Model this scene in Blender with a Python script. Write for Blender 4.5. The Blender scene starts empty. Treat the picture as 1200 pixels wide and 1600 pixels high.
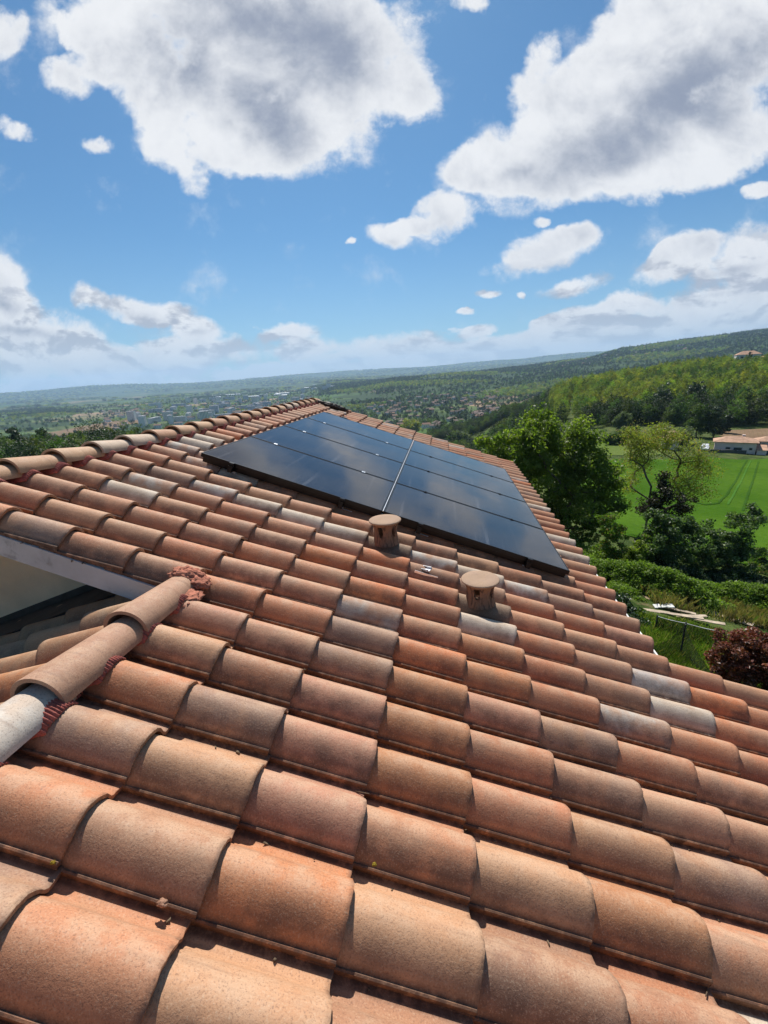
import bpy, math, random
import numpy as np
from math import radians as RD, sin, cos, pi
from mathutils import Vector, Matrix, noise as MN

random.seed(7); rng = np.random.default_rng(7)
sc = bpy.context.scene
COL = sc.collection
# ------------------------------------------------------------------ camera
FPX = 668.447                       # focal length in pixels of a 1200 x 1600 picture
CM = np.array([[0.98993076, -0.01218553, -0.14102698],
               [0.13041874, -0.30878587, 0.94214767],
               [-0.05502771, -0.95105352, -0.30408741]])   # columns: right, down, forward
CW = np.array([0.9543507, -0.6290215, 1.1066535])
cam = bpy.data.cameras.new('camera'); camo = bpy.data.objects.new('camera', cam); COL.objects.link(camo)
cam.sensor_fit = 'VERTICAL'; cam.sensor_height = 32.0; cam.lens = FPX / 1600 * 32.0
cam.clip_start = 0.05; cam.clip_end = 60000
mw = Matrix.Identity(4)
for r in range(3):
    mw[r][0] = CM[r, 0]; mw[r][1] = -CM[r, 1]; mw[r][2] = -CM[r, 2]; mw[r][3] = CW[r]
camo.matrix_world = mw
sc.camera = camo
# ------------------------------------------------------------------ light and exposure
SUN_EL, SUN_AZ = RD(53), RD(-13)     # azimuth from +Y towards +X
sun = bpy.data.lights.new('sun', 'SUN'); suno = bpy.data.objects.new('sun', sun); COL.objects.link(suno)
sun.energy = 5.0; sun.angle = RD(0.53); sun.color = (1.0, 0.95, 0.88)
sdir = Vector((sin(SUN_AZ) * cos(SUN_EL), cos(SUN_AZ) * cos(SUN_EL), sin(SUN_EL)))
suno.rotation_euler = sdir.to_track_quat('Z', 'Y').to_euler()
suno.location = (0, 0, 30)
vs = sc.view_settings
vs.view_transform = 'Standard'; vs.look = 'None'; vs.gamma = 1; vs.use_curve_mapping = False; vs.exposure = 0.32
sc.cycles.max_bounces = 7; sc.cycles.diffuse_bounces = 3; sc.cycles.transparent_max_bounces = 6
sc.cycles.volume_bounces = 1; sc.cycles.caustics_reflective = False; sc.cycles.caustics_refractive = False

class NT:
    """short hand for building node trees"""
    def __init__(s, tree): s.t = tree; s.n = tree.nodes; s.l = tree.links
    def new(s, typ, ins=None, **kw):
        n = s.n.new(typ)
        for k, v in kw.items(): setattr(n, k, v)
        for k, v in (ins or {}).items(): s.put(n.inputs[k], v)
        return n
    def put(s, sock, v):
        if isinstance(v, bpy.types.NodeSocket): s.l.new(v, sock)
        elif isinstance(v, bpy.types.Node): s.l.new(v.outputs[0], sock)
        else:
            if sock.type == 'RGBA' and hasattr(v, '__len__') and len(v) == 3: v = (*v, 1)
            sock.default_value = v
    def math(s, op, a, b=None, c=None, clamp=False):
        n = s.n.new('ShaderNodeMath'); n.operation = op; n.use_clamp = clamp
        s.put(n.inputs[0], a)
        if b is not None: s.put(n.inputs[1], b)
        if c is not None: s.put(n.inputs[2], c)
        return n.outputs[0]
    def vmath(s, op, a, b=None):
        n = s.n.new('ShaderNodeVectorMath'); n.operation = op
        s.put(n.inputs[0], a)
        if b is not None: s.put(n.inputs[1], b)
        return n.outputs['Value'] if op in ('DOT_PRODUCT', 'LENGTH') else n.outputs[0]
    def mix(s, f, a, b, typ='MIX'):
        n = s.n.new('ShaderNodeMix'); n.data_type = 'RGBA'; n.blend_type = typ
        s.put(n.inputs['Factor'], f); s.put(n.inputs[6], a); s.put(n.inputs[7], b)
        return n.outputs[2]
    def ramp(s, f, lo, hi, a=0.0, b=1.0, smooth=True):
        n = s.n.new('ShaderNodeMapRange'); n.interpolation_type = 'SMOOTHSTEP' if smooth else 'LINEAR'
        s.put(n.inputs[0], f); s.put(n.inputs[1], lo); s.put(n.inputs[2], hi); s.put(n.inputs[3], a); s.put(n.inputs[4], b)
        return n.outputs[0]
    def noise(s, vec, scale, detail=3.0, rough=0.5, dist=0.0, out=0):
        n = s.n.new('ShaderNodeTexNoise')
        if vec is not None: s.put(n.inputs['Vector'], vec)
        n.inputs['Scale'].default_value = scale; n.inputs['Detail'].default_value = detail
        n.inputs['Roughness'].default_value = rough; n.inputs['Distortion'].default_value = dist
        return n.outputs[out]

# ------------------------------------------------------------------ sky with clouds
world = bpy.data.worlds.new('World'); sc.world = world; world.use_nodes = True
world.node_tree.nodes.clear(); W = NT(world.node_tree)
SKY_K = 0.080
sky = W.new('ShaderNodeTexSky', sky_type='NISHITA', sun_disc=False, sun_elevation=SUN_EL, sun_rotation=SUN_AZ,
            altitude=200, air_density=1.0, dust_density=0.6, ozone_density=2.2)
# cloud masses: centre, radii and tilt on a sheet hung in front of the valley's compass direction
CL = [(330, 20, 290, 140, 12), (430, 130, 205, 120, 35), (330, 170, 150, 80, 35), (400, 215, 110, 65, 15), (470, 190, 90, 60, -20), (560, 70, 150, 120, 0), (628, 155, 60, 72, -55), (205, 95, 125, 62, 55),
      (150, 70, 40, 95, -25), (400, 230, 60, 40, 25), (270, 235, 90, 40, 45), (110, 120, 45, 38, 30), (145, 215, 36, 18, 20),
      (0, 40, 62, 55, 0), (32, 198, 42, 20, 12), (330, -90, 420, 130, 0),
      (880, 235, 220, 92, -18), (1010, 150, 250, 130, -32), (900, 170, 120, 80, -40), (1050, 260, 130, 60, -10), (780, 265, 90, 45, 0), (1120, 60, 220, 120, -20), (930, 285, 190, 46, 4), (1000, 30, 120, 60, -40),
      (755, 250, 85, 45, -12), (830, 110, 75, 40, -60), (1140, 245, 100, 48, -28), (1190, 303, 32, 18, -15), (1150, 190, 90, 60, 0),
      (1100, -90, 380, 120, 0), (740, 5, 30, 25, 0),
      (608, 374, 52, 27, 8), (698, 342, 60, 40, -22), (640, 360, 40, 18, 0), (542, 383, 12, 7, 0), (850, 346, 20, 13, 0), (842, 398, 112, 36, -14), (905, 372, 42, 24, -10),
      (896, 450, 72, 19, -8), (760, 455, 24, 8, -10), (808, 457, 11, 8, 0), (725, 482, 18, 7, 0), (1060, 410, 90, 30, -32), (1130, 400, 110, 52, -8), (1190, 440, 110, 45, 0),
      (215, 480, 112, 26, 8), (135, 452, 40, 24, 20), (310, 517, 48, 22, 6), (-10, 455, 75, 58, 15), (60, 510, 130, 50, 18), (30, 560, 190, 62, 0),
      (300, 560, 250, 40, -3), (450, 530, 60, 18, -10), (600, 548, 190, 34, -4), (750, 512, 34, 13, -12), (850, 508, 26, 13, -15),
      (790, 545, 240, 28, -5), (930, 490, 110, 22, -14), (1080, 480, 180, 34, -6), (1000, 525, 260, 32, -4), (1180, 505, 160, 30, 0), (960, 515, 60, 15, -8)]
GR = [(290, 90, 130, 85, 30, .9), (460, 50, 230, 140, 10, 1.0), (400, 150, 110, 80, 40, .9), (540, 90, 120, 110, 0, .95), (430, 190, 130, 60, 50, .8), (698, 362, 60, 26, -15, .5), (608, 388, 50, 16, 0, .4),
      (960, 235, 210, 74, -20, 1.0), (1090, 140, 190, 120, -30, 1.0), (1180, 70, 140, 100, 0, .9), (820, 265, 80, 28, -12, .6), (930, 295, 90, 22, 0, .45),
      (0, 480, 55, 26, 10, .7), (30, 525, 95, 18, 0, .7), (215, 490, 85, 13, 8, .6), (310, 526, 34, 10, 0, .55), (1115, 435, 120, 17, -6, .75), (1100, 468, 150, 10, -5, .5), (845, 418, 85, 12, -12, .5), (470, 545, 40, 9, 0, .5), (600, 540, 60, 10, 0, .4), (896, 462, 50, 8, -5, .45)]
coord = W.new('ShaderNodeTexCoord').outputs['Generated']
ex = W.vmath('DOT_PRODUCT', coord, tuple(CM[:, 0])); ey = W.vmath('DOT_PRODUCT', coord, tuple(CM[:, 1])); ez = W.vmath('DOT_PRODUCT', coord, tuple(CM[:, 2]))
ezc = W.math('MAXIMUM', ez, 0.12)
uu = W.math('DIVIDE', ex, ezc); vv = W.math('DIVIDE', ey, ezc)
uv = W.new('ShaderNodeCombineXYZ', {0: uu, 1: vv, 2: 0.0}).outputs[0]
sep = W.new('ShaderNodeSeparateXYZ', {0: coord})
# noise that foreshortens towards the horizon like a real cloud deck
zz = W.math('ADD', W.math('MAXIMUM', sep.outputs[2], 0.0), 0.16)
deck = W.new('ShaderNodeCombineXYZ', {0: W.math('DIVIDE', sep.outputs[0], zz), 1: W.math('DIVIDE', sep.outputs[1], zz), 2: 0.0}).outputs[0]

def blobs(vec, lst):
    acc = None
    for b in lst:
        mp = W.new('ShaderNodeMapping', vector_type='TEXTURE')
        W.put(mp.inputs[0], vec)
        mp.inputs[1].default_value = ((b[0] - 600) / FPX, (b[1] - 800) / FPX, 0)
        mp.inputs[2].default_value = (0, 0, RD(b[4])); mp.inputs[3].default_value = (b[2] / FPX, b[3] / FPX, 1)
        g = W.new('ShaderNodeTexGradient', {0: mp.outputs[0]}, gradient_type='SPHERICAL').outputs[1]
        if len(b) > 5: g = W.math('MULTIPLY', g, b[5])
        acc = g if acc is None else W.math('MAXIMUM', acc, g) if len(b) > 5 else W.math('ADD', acc, W.math('MULTIPLY', W.math('MINIMUM', g, 0.7), 1.0))
    return acc
def billow(vec):
    v1 = W.new('ShaderNodeTexVoronoi', {'Vector': vec, 'Scale': 7.0, 'Detail': 4.0, 'Roughness': 0.62, 'Lacunarity': 2.3, 'Smoothness': 0.35}, feature='SMOOTH_F1', voronoi_dimensions='2D', normalize=True).outputs[0]
    return v1
wv = W.noise(uv, 3.0, 6, 0.6, out=1)
def off(vec, k): return W.new('ShaderNodeVectorMath', {0: W.vmath('SUBTRACT', vec, (0.5, 0.5, 0.5)), 3: k}, operation='SCALE').outputs[0]
warp = W.vmath('ADD', uv, off(wv, 0.14))
fine = W.vmath('ADD', uv, off(W.noise(uv, 8.0, 5, 0.62, out=1), 0.07))
b0 = billow(fine); n1 = W.noise(uv, 6.0, 9, 0.60, 0.15)
bl_ = blobs(warp, CL); nk = W.ramp(bl_, 0.0, 0.20, 0.55, 1.0)
dens = W.math('ADD', bl_, W.math('MULTIPLY', nk, W.math('ADD', W.math('MULTIPLY', W.math('SUBTRACT', 0.42, b0), 1.1), W.math('MULTIPLY', W.math('SUBTRACT', n1, 0.5), 2.3))))
front = W.ramp(ez, 0.15, 0.35)
maskf = W.math('MULTIPLY', W.ramp(dens, 0.12, 0.72), front)
gen = W.math('MULTIPLY', W.ramp(W.noise(deck, 0.9, 8, 0.6, 0.3), 0.57, 0.70), W.math('SUBTRACT', 1.0, front))
gen = W.math('MULTIPLY', gen, W.ramp(sep.outputs[2], 0.0, 0.1))
# small heaped clouds in a chain low over the horizon, and the bright air behind them
low_ = W.new('ShaderNodeCombineXYZ', {0: W.math('MULTIPLY', W.math('DIVIDE', sep.outputs[0], W.math('MAXIMUM', sep.outputs[1], 0.2)), 1.0), 1: W.math('MULTIPLY', sep.outputs[2], 2.6), 2: 0.0}).outputs[0]
lown = W.math('ADD', W.math('MULTIPLY', W.noise(low_, 6.0, 8, 0.58, 0.2), 0.75), W.math('MULTIPLY', W.math('SUBTRACT', 0.6, billow(W.vmath('MULTIPLY', low_, (1.6, 1.6, 1)))), 0.35))
veil = W.math('MULTIPLY', W.ramp(W.math('ADD', lown, W.ramp(sep.outputs[2], 0.15, 0.0, -0.22, 0.12, False)), 0.47, 0.55), W.ramp(sep.outputs[2], 0.17, 0.10))
mask = W.math('MAXIMUM', W.math('ADD', maskf, gen, clamp=True), W.math('MULTIPLY', veil, 0.9))
upv = W.vmath('ADD', fine, (0.003, -0.022, 0.0))
relief = W.math('SUBTRACT', b0, billow(upv))       # denser towards the sun: in its own shade
relief2 = W.math('SUBTRACT', W.noise(W.vmath('ADD', uv, (0.01, -0.05, 0.0)), 5.0, 7, 0.6, 0.2), W.noise(uv, 5.0, 7, 0.6, 0.2))
core = blobs(warp, GR)
shade = W.math('ADD', W.math('MULTIPLY', W.ramp(core, 0.0, 0.9), 1.15), W.math('MULTIPLY', W.math('SUBTRACT', W.noise(uv, 4.0, 6, 0.55, 0.4), 0.48), 1.3))
shade = W.math('ADD', shade, W.math('ADD', W.math('MULTIPLY', relief, 0.55), W.math('MULTIPLY', relief2, 2.2)))
shade = W.math('MULTIPLY', W.ramp(shade, -0.35, 1.55), W.ramp(dens, 0.25, 1.15))
vs_ = W.math('MULTIPLY', W.ramp(W.math('SUBTRACT', W.noise(W.vmath('ADD', low_, (0.0, 0.05, 0.0)), 6.0, 8, 0.58, 0.2), W.noise(low_, 6.0, 8, 0.58, 0.2)), -0.05, 0.10), 0.75)
shade = W.math('MAXIMUM', shade, W.math('MULTIPLY', vs_, W.ramp(sep.outputs[2], 0.22, 0.14)))
K = 10.0
c_white = tuple(x * K for x in (0.88, 0.89, 0.91)); c_grey = tuple(x * K for x in (0.29, 0.33, 0.43))
ccol = W.mix(shade, (*c_white, 1), (*c_grey, 1))
ccol = W.mix(W.ramp(sep.outputs[2], 0.13, 0.0, 0.0, 0.75), ccol, (0.50 * K, 0.60 * K, 0.70 * K, 1))
skyc = W.mix(1.0, sky.outputs[0], (0.41, 0.72, 0.90, 1), 'MULTIPLY')
hz = W.ramp(sep.outputs[2], 0.30, 0.0)
skyc = W.mix(W.math('MULTIPLY', hz, 0.30), skyc, (0.46 * K, 0.60 * K, 0.78 * K, 1))
final = W.mix(mask, skyc, ccol)
bg = W.new('ShaderNodeBackground', {0: final, 1: SKY_K})
W.new('ShaderNodeOutputWorld', {0: bg.outputs[0]})
world.cycles.sampling_method = 'MANUAL'; world.cycles.sample_map_resolution = 512

# ------------------------------------------------------------------ helpers
def link(o, parent=None):
    COL.objects.link(o)
    if parent is not None: o.parent = parent
    return o
def tag(o, label=None, cat=None, group=None, kind=None):
    if label: o['label'] = label
    if cat: o['category'] = cat
    if group: o['group'] = group
    if kind: o['kind'] = kind
    return o
def empty(name, loc=(0, 0, 0), rot=None):
    o = bpy.data.objects.new(name, None); o.location = loc
    if rot is not None: o.rotation_euler = rot
    o.empty_display_size = 0.1
    return link(o)
def mesh_np(name, V, Q=None, T=None, mats=(), mi=None, smooth=False, uvs=None, cols=None):
    """mesh from arrays: V (n,3), Q (m,4), T (k,3)"""
    me = bpy.data.meshes.new(name)
    V = np.asarray(V, np.float32)
    Q = np.zeros((0, 4), np.int32) if Q is None else np.asarray(Q, np.int32).reshape(-1, 4)
    T = np.zeros((0, 3), np.int32) if T is None else np.asarray(T, np.int32).reshape(-1, 3)
    li = np.concatenate([Q.ravel(), T.ravel()]); ls = np.concatenate([np.arange(len(Q)) * 4, len(Q) * 4 + np.arange(len(T)) * 3])
    me.vertices.add(len(V)); me.vertices.foreach_set('co', V.ravel())
    me.loops.add(len(li)); me.loops.foreach_set('vertex_index', li.astype(np.int32))
    me.polygons.add(len(ls)); me.polygons.foreach_set('loop_start', ls.astype(np.int32))
    for m in mats: me.materials.append(m)
    if mi is not None: me.polygons.foreach_set('material_index', np.asarray(mi, np.int32))
    if smooth: me.polygons.foreach_set('use_smooth', np.ones(len(ls), bool))
    if uvs is not None:
        l = me.uv_layers.new(name='uv'); l.data.foreach_set('uv', np.asarray(uvs, np.float32)[li].ravel())
    for k, a in (cols or {}).items():
        at_ = me.color_attributes.new(k, 'FLOAT_COLOR', 'POINT'); a = np.asarray(a, np.float32)
        if a.shape[1] == 3: a = np.concatenate([a, np.ones((len(a), 1), np.float32)], 1)
        at_.data.foreach_set('color', a.ravel())
    me.update(calc_edges=True); me.validate(clean_customdata=False)
    return me
def obj_np(name, parent=None, **kw):
    o = bpy.data.objects.new(name, mesh_np(name, **kw)); return link(o, parent)

class MB:
    """collects simple shapes into one mesh"""
    def __init__(s): s.v = []; s.f = []; s.m = []; s.s = []
    def add(s, vs_, fs, m=0, smooth=False):
        b = len(s.v); s.v += [tuple(v) for v in vs_]
        for f in fs: s.f.append([b + i for i in f]); s.m.append(m); s.s.append(smooth)
    def box(s, c, h, m=0, R=None, bev=0.0):
        c = Vector(c); pts = []
        for x in (-1, 1):
            for y in (-1, 1):
                for z in (-1, 1):
                    p = Vector((x * h[0], y * h[1], z * h[2])); pts.append(c + (R @ p if R is not None else p))
        s.add(pts, [(0, 1, 3, 2), (4, 6, 7, 5), (0, 4, 5, 1), (2, 3, 7, 6), (0, 2, 6, 4), (1, 5, 7, 3)], m)
    def tube(s, p0, p1, r0, r1, n=8, m=0, caps=True):
        p0, p1 = Vector(p0), Vector(p1); d = p1 - p0
        if d.length < 1e-6: return
        q = d.to_track_quat('Z', 'Y'); a = []; b = []
        for i in range(n):
            t = 2 * pi * i / n; e = q @ Vector((cos(t), sin(t), 0)); a.append(p0 + e * r0); b.append(p1 + e * r1)
        s.add(a + b, [(i, (i + 1) % n, n + (i + 1) % n, n + i) for i in range(n)], m, True)
        if caps: s.add(a, [tuple(range(n))[::-1]], m); s.add(b, [tuple(range(n))], m)
    def lathe(s, prof, n=24, m=0, c=(0, 0, 0), skip=None):
        c = Vector(c); vs_ = []; fs = []
        for r, z in prof:
            for i in range(n):
                t = 2 * pi * i / n; vs_.append(c + Vector((r * cos(t), r * sin(t), z)))
        for k in range(len(prof) - 1):
            for i in range(n):
                if skip and skip(k, i): continue
                fs.append((k * n + i, k * n + (i + 1) % n, (k + 1) * n + (i + 1) % n, (k + 1) * n + i))
        s.add(vs_, fs, m, True)
    def mesh(s, name, mats):
        me = bpy.data.meshes.new(name); me.from_pydata(s.v, [], s.f)
        for m in mats: me.materials.append(m)
        me.polygons.foreach_set('material_index', s.m); me.polygons.foreach_set('use_smooth', s.s); me.update(); return me
    def build(s, name, mats, parent=None):
        if not isinstance(mats, (list, tuple)): mats = [mats]
        return link(bpy.data.objects.new(name, s.mesh(name, mats)), parent)

def mat(name, col, rough=0.8, metal=0.0, var=0.0, vscale=5.0, bump=0.0, bscale=50.0, spec=0.3, attr=None, col2=None, stain=None, emis=None):
    """plain procedural material with uneven colour, optional stains and bump"""
    m = bpy.data.materials.new(name); m.use_nodes = True; t = NT(m.node_tree); t.n.clear()
    tc = t.new('ShaderNodeTexCoord').outputs['Object']
    c = (*col, 1)
    n = t.noise(tc, vscale, 6, 0.6)
    if attr: c = t.new('ShaderNodeVertexColor', layer_name=attr).outputs[0]
    if col2 is not None: c = t.mix(t.ramp(n, 0.38, 0.62), c, (*col2, 1))
    if var: c = t.mix(1.0, c, t.new('ShaderNodeCombineColor', {0: t.ramp(n, .25, .75, 1 - var, 1 + var), 1: t.ramp(n, .25, .75, 1 - var, 1 + var), 2: t.ramp(n, .25, .75, 1 - var, 1 + var)}).outputs[0], 'MULTIPLY')
    if stain: c = t.mix(t.math('MULTIPLY', t.ramp(t.noise(tc, stain[1], 8, 0.7, 0.6), 0.55, 0.7), stain[2]), c, (*stain[0], 1))
    p = t.new('ShaderNodeBsdfPrincipled', {'Base Color': c, 'Roughness': rough, 'Metallic': metal, 'Specular IOR Level': spec})
    if bump: p.inputs['Normal'].default_value = (0, 0, 0); t.put(p.inputs['Normal'], t.new('ShaderNodeBump', {'Height': t.noise(tc, bscale, 5, 0.6), 'Strength': bump, 'Distance': 0.01}).outputs[0])
    t.new('ShaderNodeOutputMaterial', {0: p.outputs[0]})
    return m

def at(u, v, D):
    return CW + D * (CM @ np.array([(u - 600) / FPX, (v - 800) / FPX, 1.0]))

# ------------------------------------------------------------------ roof frame: x down the slope, y along the ridge, z normal
TH = RD(19.5); CT, ST = cos(TH), sin(TH)
RW = np.array([[CT, 0, ST], [0, 1, 0], [-ST, 0, CT]])
def rw(p): return np.asarray(p, float) @ RW.T
ROOFROT = (0, TH, 0)                 # an empty turned like the slope
TW, TL = 0.23426, 0.36               # tile pitch across and along
XR1, XR2 = -1.87, -0.42              # the two ridge lines

# ------------------------------------------------------------------ materials of the roof
def tile_mat():
    m = bpy.data.materials.new('terracotta_tile'); m.use_nodes = True; t = NT(m.node_tree); t.n.clear()
    tc = t.new('ShaderNodeTexCoord').outputs['Object']
    a = t.new('ShaderNodeVertexColor', layer_name='tcol'); b = t.new('ShaderNodeVertexColor', layer_name='tcol2')
    u = t.new('ShaderNodeSeparateXYZ', {0: t.new('ShaderNodeUVMap', uv_map='uv').outputs[0]})
    rnd = t.new('ShaderNodeSeparateColor', {0: t.new('ShaderNodeVertexColor', layer_name='trnd').outputs[0]})
    off = t.vmath('ADD', tc, t.new('ShaderNodeCombineXYZ', {0: t.math('MULTIPLY', rnd.outputs[0], 37.0), 2: t.math('MULTIPLY', rnd.outputs[1], 19.0)}).outputs[0])
    big = t.noise(off, 7.0, 4, 0.55)
    c = t.mix(t.ramp(big, 0.40, 0.66), a.outputs[0], b.outputs[0])
    # highlight of the sunlit crown painted into the tile colour
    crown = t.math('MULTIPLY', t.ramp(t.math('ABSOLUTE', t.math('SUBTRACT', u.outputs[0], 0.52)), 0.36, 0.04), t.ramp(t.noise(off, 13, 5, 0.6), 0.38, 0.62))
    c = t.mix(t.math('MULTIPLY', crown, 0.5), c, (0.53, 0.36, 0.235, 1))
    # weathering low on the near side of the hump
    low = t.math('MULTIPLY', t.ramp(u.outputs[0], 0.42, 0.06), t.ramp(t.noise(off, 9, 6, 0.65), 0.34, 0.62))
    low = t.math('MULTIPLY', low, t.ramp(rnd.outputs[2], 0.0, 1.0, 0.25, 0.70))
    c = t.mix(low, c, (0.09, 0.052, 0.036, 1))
    # fine grain: lighter sand and black pits
    g1 = t.noise(tc, 190, 2, 0.8); g2 = t.noise(tc, 75, 4, 0.75)
    c = t.mix(t.math('MULTIPLY', t.ramp(g1, 0.54, 0.70), 0.40), c, (0.56, 0.42, 0.29, 1))
    c = t.mix(t.math('MULTIPLY', t.ramp(g1, 0.46, 0.32), 0.5), c, (0.14, 0.08, 0.055, 1))
    c = t.mix(t.math('MULTIPLY', t.ramp(g2, 0.40, 0.26), 0.5), c, (0.09, 0.065, 0.05, 1))
    # dark lip, dirty pan, darker tile ends; lichen and soot blots, few
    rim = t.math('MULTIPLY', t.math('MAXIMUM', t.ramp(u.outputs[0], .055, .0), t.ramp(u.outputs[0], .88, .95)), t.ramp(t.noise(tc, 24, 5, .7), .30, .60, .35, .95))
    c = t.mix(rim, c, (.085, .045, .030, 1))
    endd = t.math('MULTIPLY', t.ramp(u.outputs[1], .955, .995), t.ramp(t.noise(tc, 30, 5, .7), .38, .62, .05, .65))
    c = t.mix(endd, c, (.13, .075, .05, 1))
    runs = t.math('MULTIPLY', t.ramp(t.noise(t.vmath('MULTIPLY', off, (1.2, 16, 4)), 2.2, 6, .65), .52, .70), .35)
    c = t.mix(runs, c, (.20, .11, .07, 1))
    bl = t.math('MULTIPLY', t.ramp(t.noise(tc, 5.5, 9, 0.78, 0.3), 0.66, 0.76), 0.65)
    c = t.mix(bl, c, (0.10, 0.085, 0.065, 1))
    wl = t.math('MULTIPLY', t.ramp(t.noise(tc, 21.0, 5, 0.6), 0.745, 0.77), 0.7)
    c = t.mix(wl, c, (0.45, 0.41, 0.35, 1))
    p = t.new('ShaderNodeBsdfPrincipled', {'Base Color': c, 'Roughness': t.ramp(g2, .3, .7, 0.62, 0.85), 'Specular IOR Level': 0.35})
    h = t.math('ADD', t.math('MULTIPLY', g1, 0.6), t.math('MULTIPLY', t.noise(tc, 38, 5, 0.6), 1.0))
    t.put(p.inputs['Normal'], t.new('ShaderNodeBump', {'Height': h, 'Strength': 0.42, 'Distance': 0.0035}).outputs[0])
    t.new('ShaderNodeOutputMaterial', {0: p.outputs[0]})
    return m
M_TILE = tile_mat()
M_MEMB = mat('red_membrane', (0.36, 0.10, 0.075), 0.75, var=0.35, vscale=30, bump=0.5, bscale=120)
M_MORT = mat('red_mortar', (0.42, 0.16, 0.10), 0.9, var=0.3, vscale=40, bump=0.8, bscale=90)
M_FASC = mat('weathered_white_paint', (0.50, 0.50, 0.50), 0.7, var=0.15, vscale=4, bump=0.2, bscale=60, stain=((0.20, 0.19, 0.18), 9, 0.55))
M_WALL = mat('cream_render', (0.86, 0.66, 0.44), 0.95, var=0.12, vscale=2.5, bump=0.6, bscale=260)
M_GUT = mat('white_plastic', (0.78, 0.78, 0.76), 0.4, var=0.1, vscale=9)
M_DARKM = mat('dark_flashing', (0.045, 0.038, 0.035), 0.6, var=0.4, vscale=12, bump=0.3)
M_BLACK = mat('black_anodised', (0.012, 0.012, 0.014), 0.34, 0.6, var=0.2, vscale=20)
M_ALU = mat('bare_aluminium', (0.80, 0.82, 0.85), 0.38, 0.75, var=0.1, vscale=40)
M_WOOD = mat('rafter_wood', (0.16, 0.10, 0.06), 0.85, var=0.3, vscale=12, bump=0.4, bscale=40)

# ------------------------------------------------------------------ tiles
PROF = [(-.004, -.026), (-.0072, -.009), (-.007, -.001), (-.003, .0015), (.001, .0005), (.004, .003), (.010, .014), (.019, .027), (.030, .040), (.043, .054), (.058, .065),
        (.074, .0725), (.091, .075), (.108, .0725), (.124, .065), (.139, .054), (.152, .041), (.163, .027), (.172, .010), (.180, -.006), (.190, -.017), (.203, -.022), (.220, -.024), (.238, -.024)]
PROF = np.array(PROF)
def prof_z(y):   # height of the tiling at y inside one pitch
    return np.interp(y, PROF[2:, 0], PROF[2:, 1])
SEC = [(-TL - .04, -.0310, 0), (-TL, -.0275, 0), (-.24, -.0185, 0), (-.12, -.0092, 0), (-.02, -.0015, 0), (-.0018, -.0003, 0), (0.0, -.0016, 0), (0.0, -.0180, 0), (-.03, -.0225, 1), (-.10, -.030, 1)]
PAL = [((.50, .235, .125), (.45, .27, .175)), ((.47, .265, .165), (.40, .275, .20)), ((.52, .30, .185), (.46, .32, .215)), ((.44, .20, .11), (.42, .25, .16)),
       ((.40, .25, .165), (.33, .245, .19)), ((.46, .29, .20), (.50, .36, .25)), ((.42, .215, .125), (.37, .235, .16)), ((.50, .32, .20), (.43, .285, .185))]
ORANGE = ((.56, .20, .075), (.50, .23, .11)); WHITE = ((.72, .60, .47), (.58, .45, .33)); GREY = ((.30, .24, .20), (.40, .27, .18)); SAND = ((.52, .36, .23), (.49, .33, .205))
PINK = ((.47, .275, .20), (.42, .27, .20)); BROWN = ((.40, .21, .105), (.44, .25, .13)); DGREY = ((.27, .225, .20), (.34, .255, .20)); WPATCH = ((.40, .29, .22), (.60, .55, .48))
OVR = {(6, 7): WHITE, (7, 7): ((.62, .54, .48), (.50, .40, .34)), (7, 8): ORANGE, (7, 4): WHITE, (10, 4): WHITE, (0, 6): WHITE, (10, -1): WHITE, (10, 0): WHITE, (10, 1): WHITE,
       (10, -2): WPATCH, (9, -3): WPATCH, (8, -3): WHITE, (12, -2): WHITE, (13, -4): WPATCH, (14, -4): WHITE, (15, -4): WHITE, (7, 2): ORANGE, (9, 2): ORANGE, (5, 3): ORANGE, (11, 4): SAND,
       (6, 2): WPATCH, (5, 2): DGREY, (4, 2): GREY, (2, 1): GREY, (2, 0): ((.50, .22, .11), (.46, .25, .14)), (3, 0): SAND, (4, 0): PINK, (0, 2): ((.53, .245, .115), (.49, .27, .15)),
       (0, 3): SAND, (0, 1): ((.44, .285, .19), (.38, .26, .18)), (0, 0): ((.50, .25, .14), (.45, .27, .17)), (-1, 1): ((.50, .27, .16), (.44, .26, .16)), (-1, 2): SAND, (1, 1): SAND, (2, 2): PINK, (3, 2): PINK,
       (3, 3): BROWN, (2, 3): BROWN, (4, 3): BROWN, (6, 4): ((.47, .23, .11), (.43, .25, .14)), (5, 4): ((.50, .23, .10), (.42, .24, .13)), (4, 4): PINK, (1, 2): PINK, (1, 3): ((.49, .25, .14), (.42, .26, .17)),
       (1, 4): SAND, (1, 5): BROWN, (2, 4): ((.50, .25, .15), (.44, .26, .17)), (2, 5): ((.44, .29, .175), (.36, .24, .155)), (17, 7): WHITE, (22, 7): WHITE, (23, 7): SAND, (9, 7): PINK,
       (12, 7): ((.42, .21, .13), (.40, .24, .16)), (15, 7): WHITE, (24, 6): WHITE, (36, -1): SAND, (36, 3): WPATCH, (35, 4): WHITE}
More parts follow.
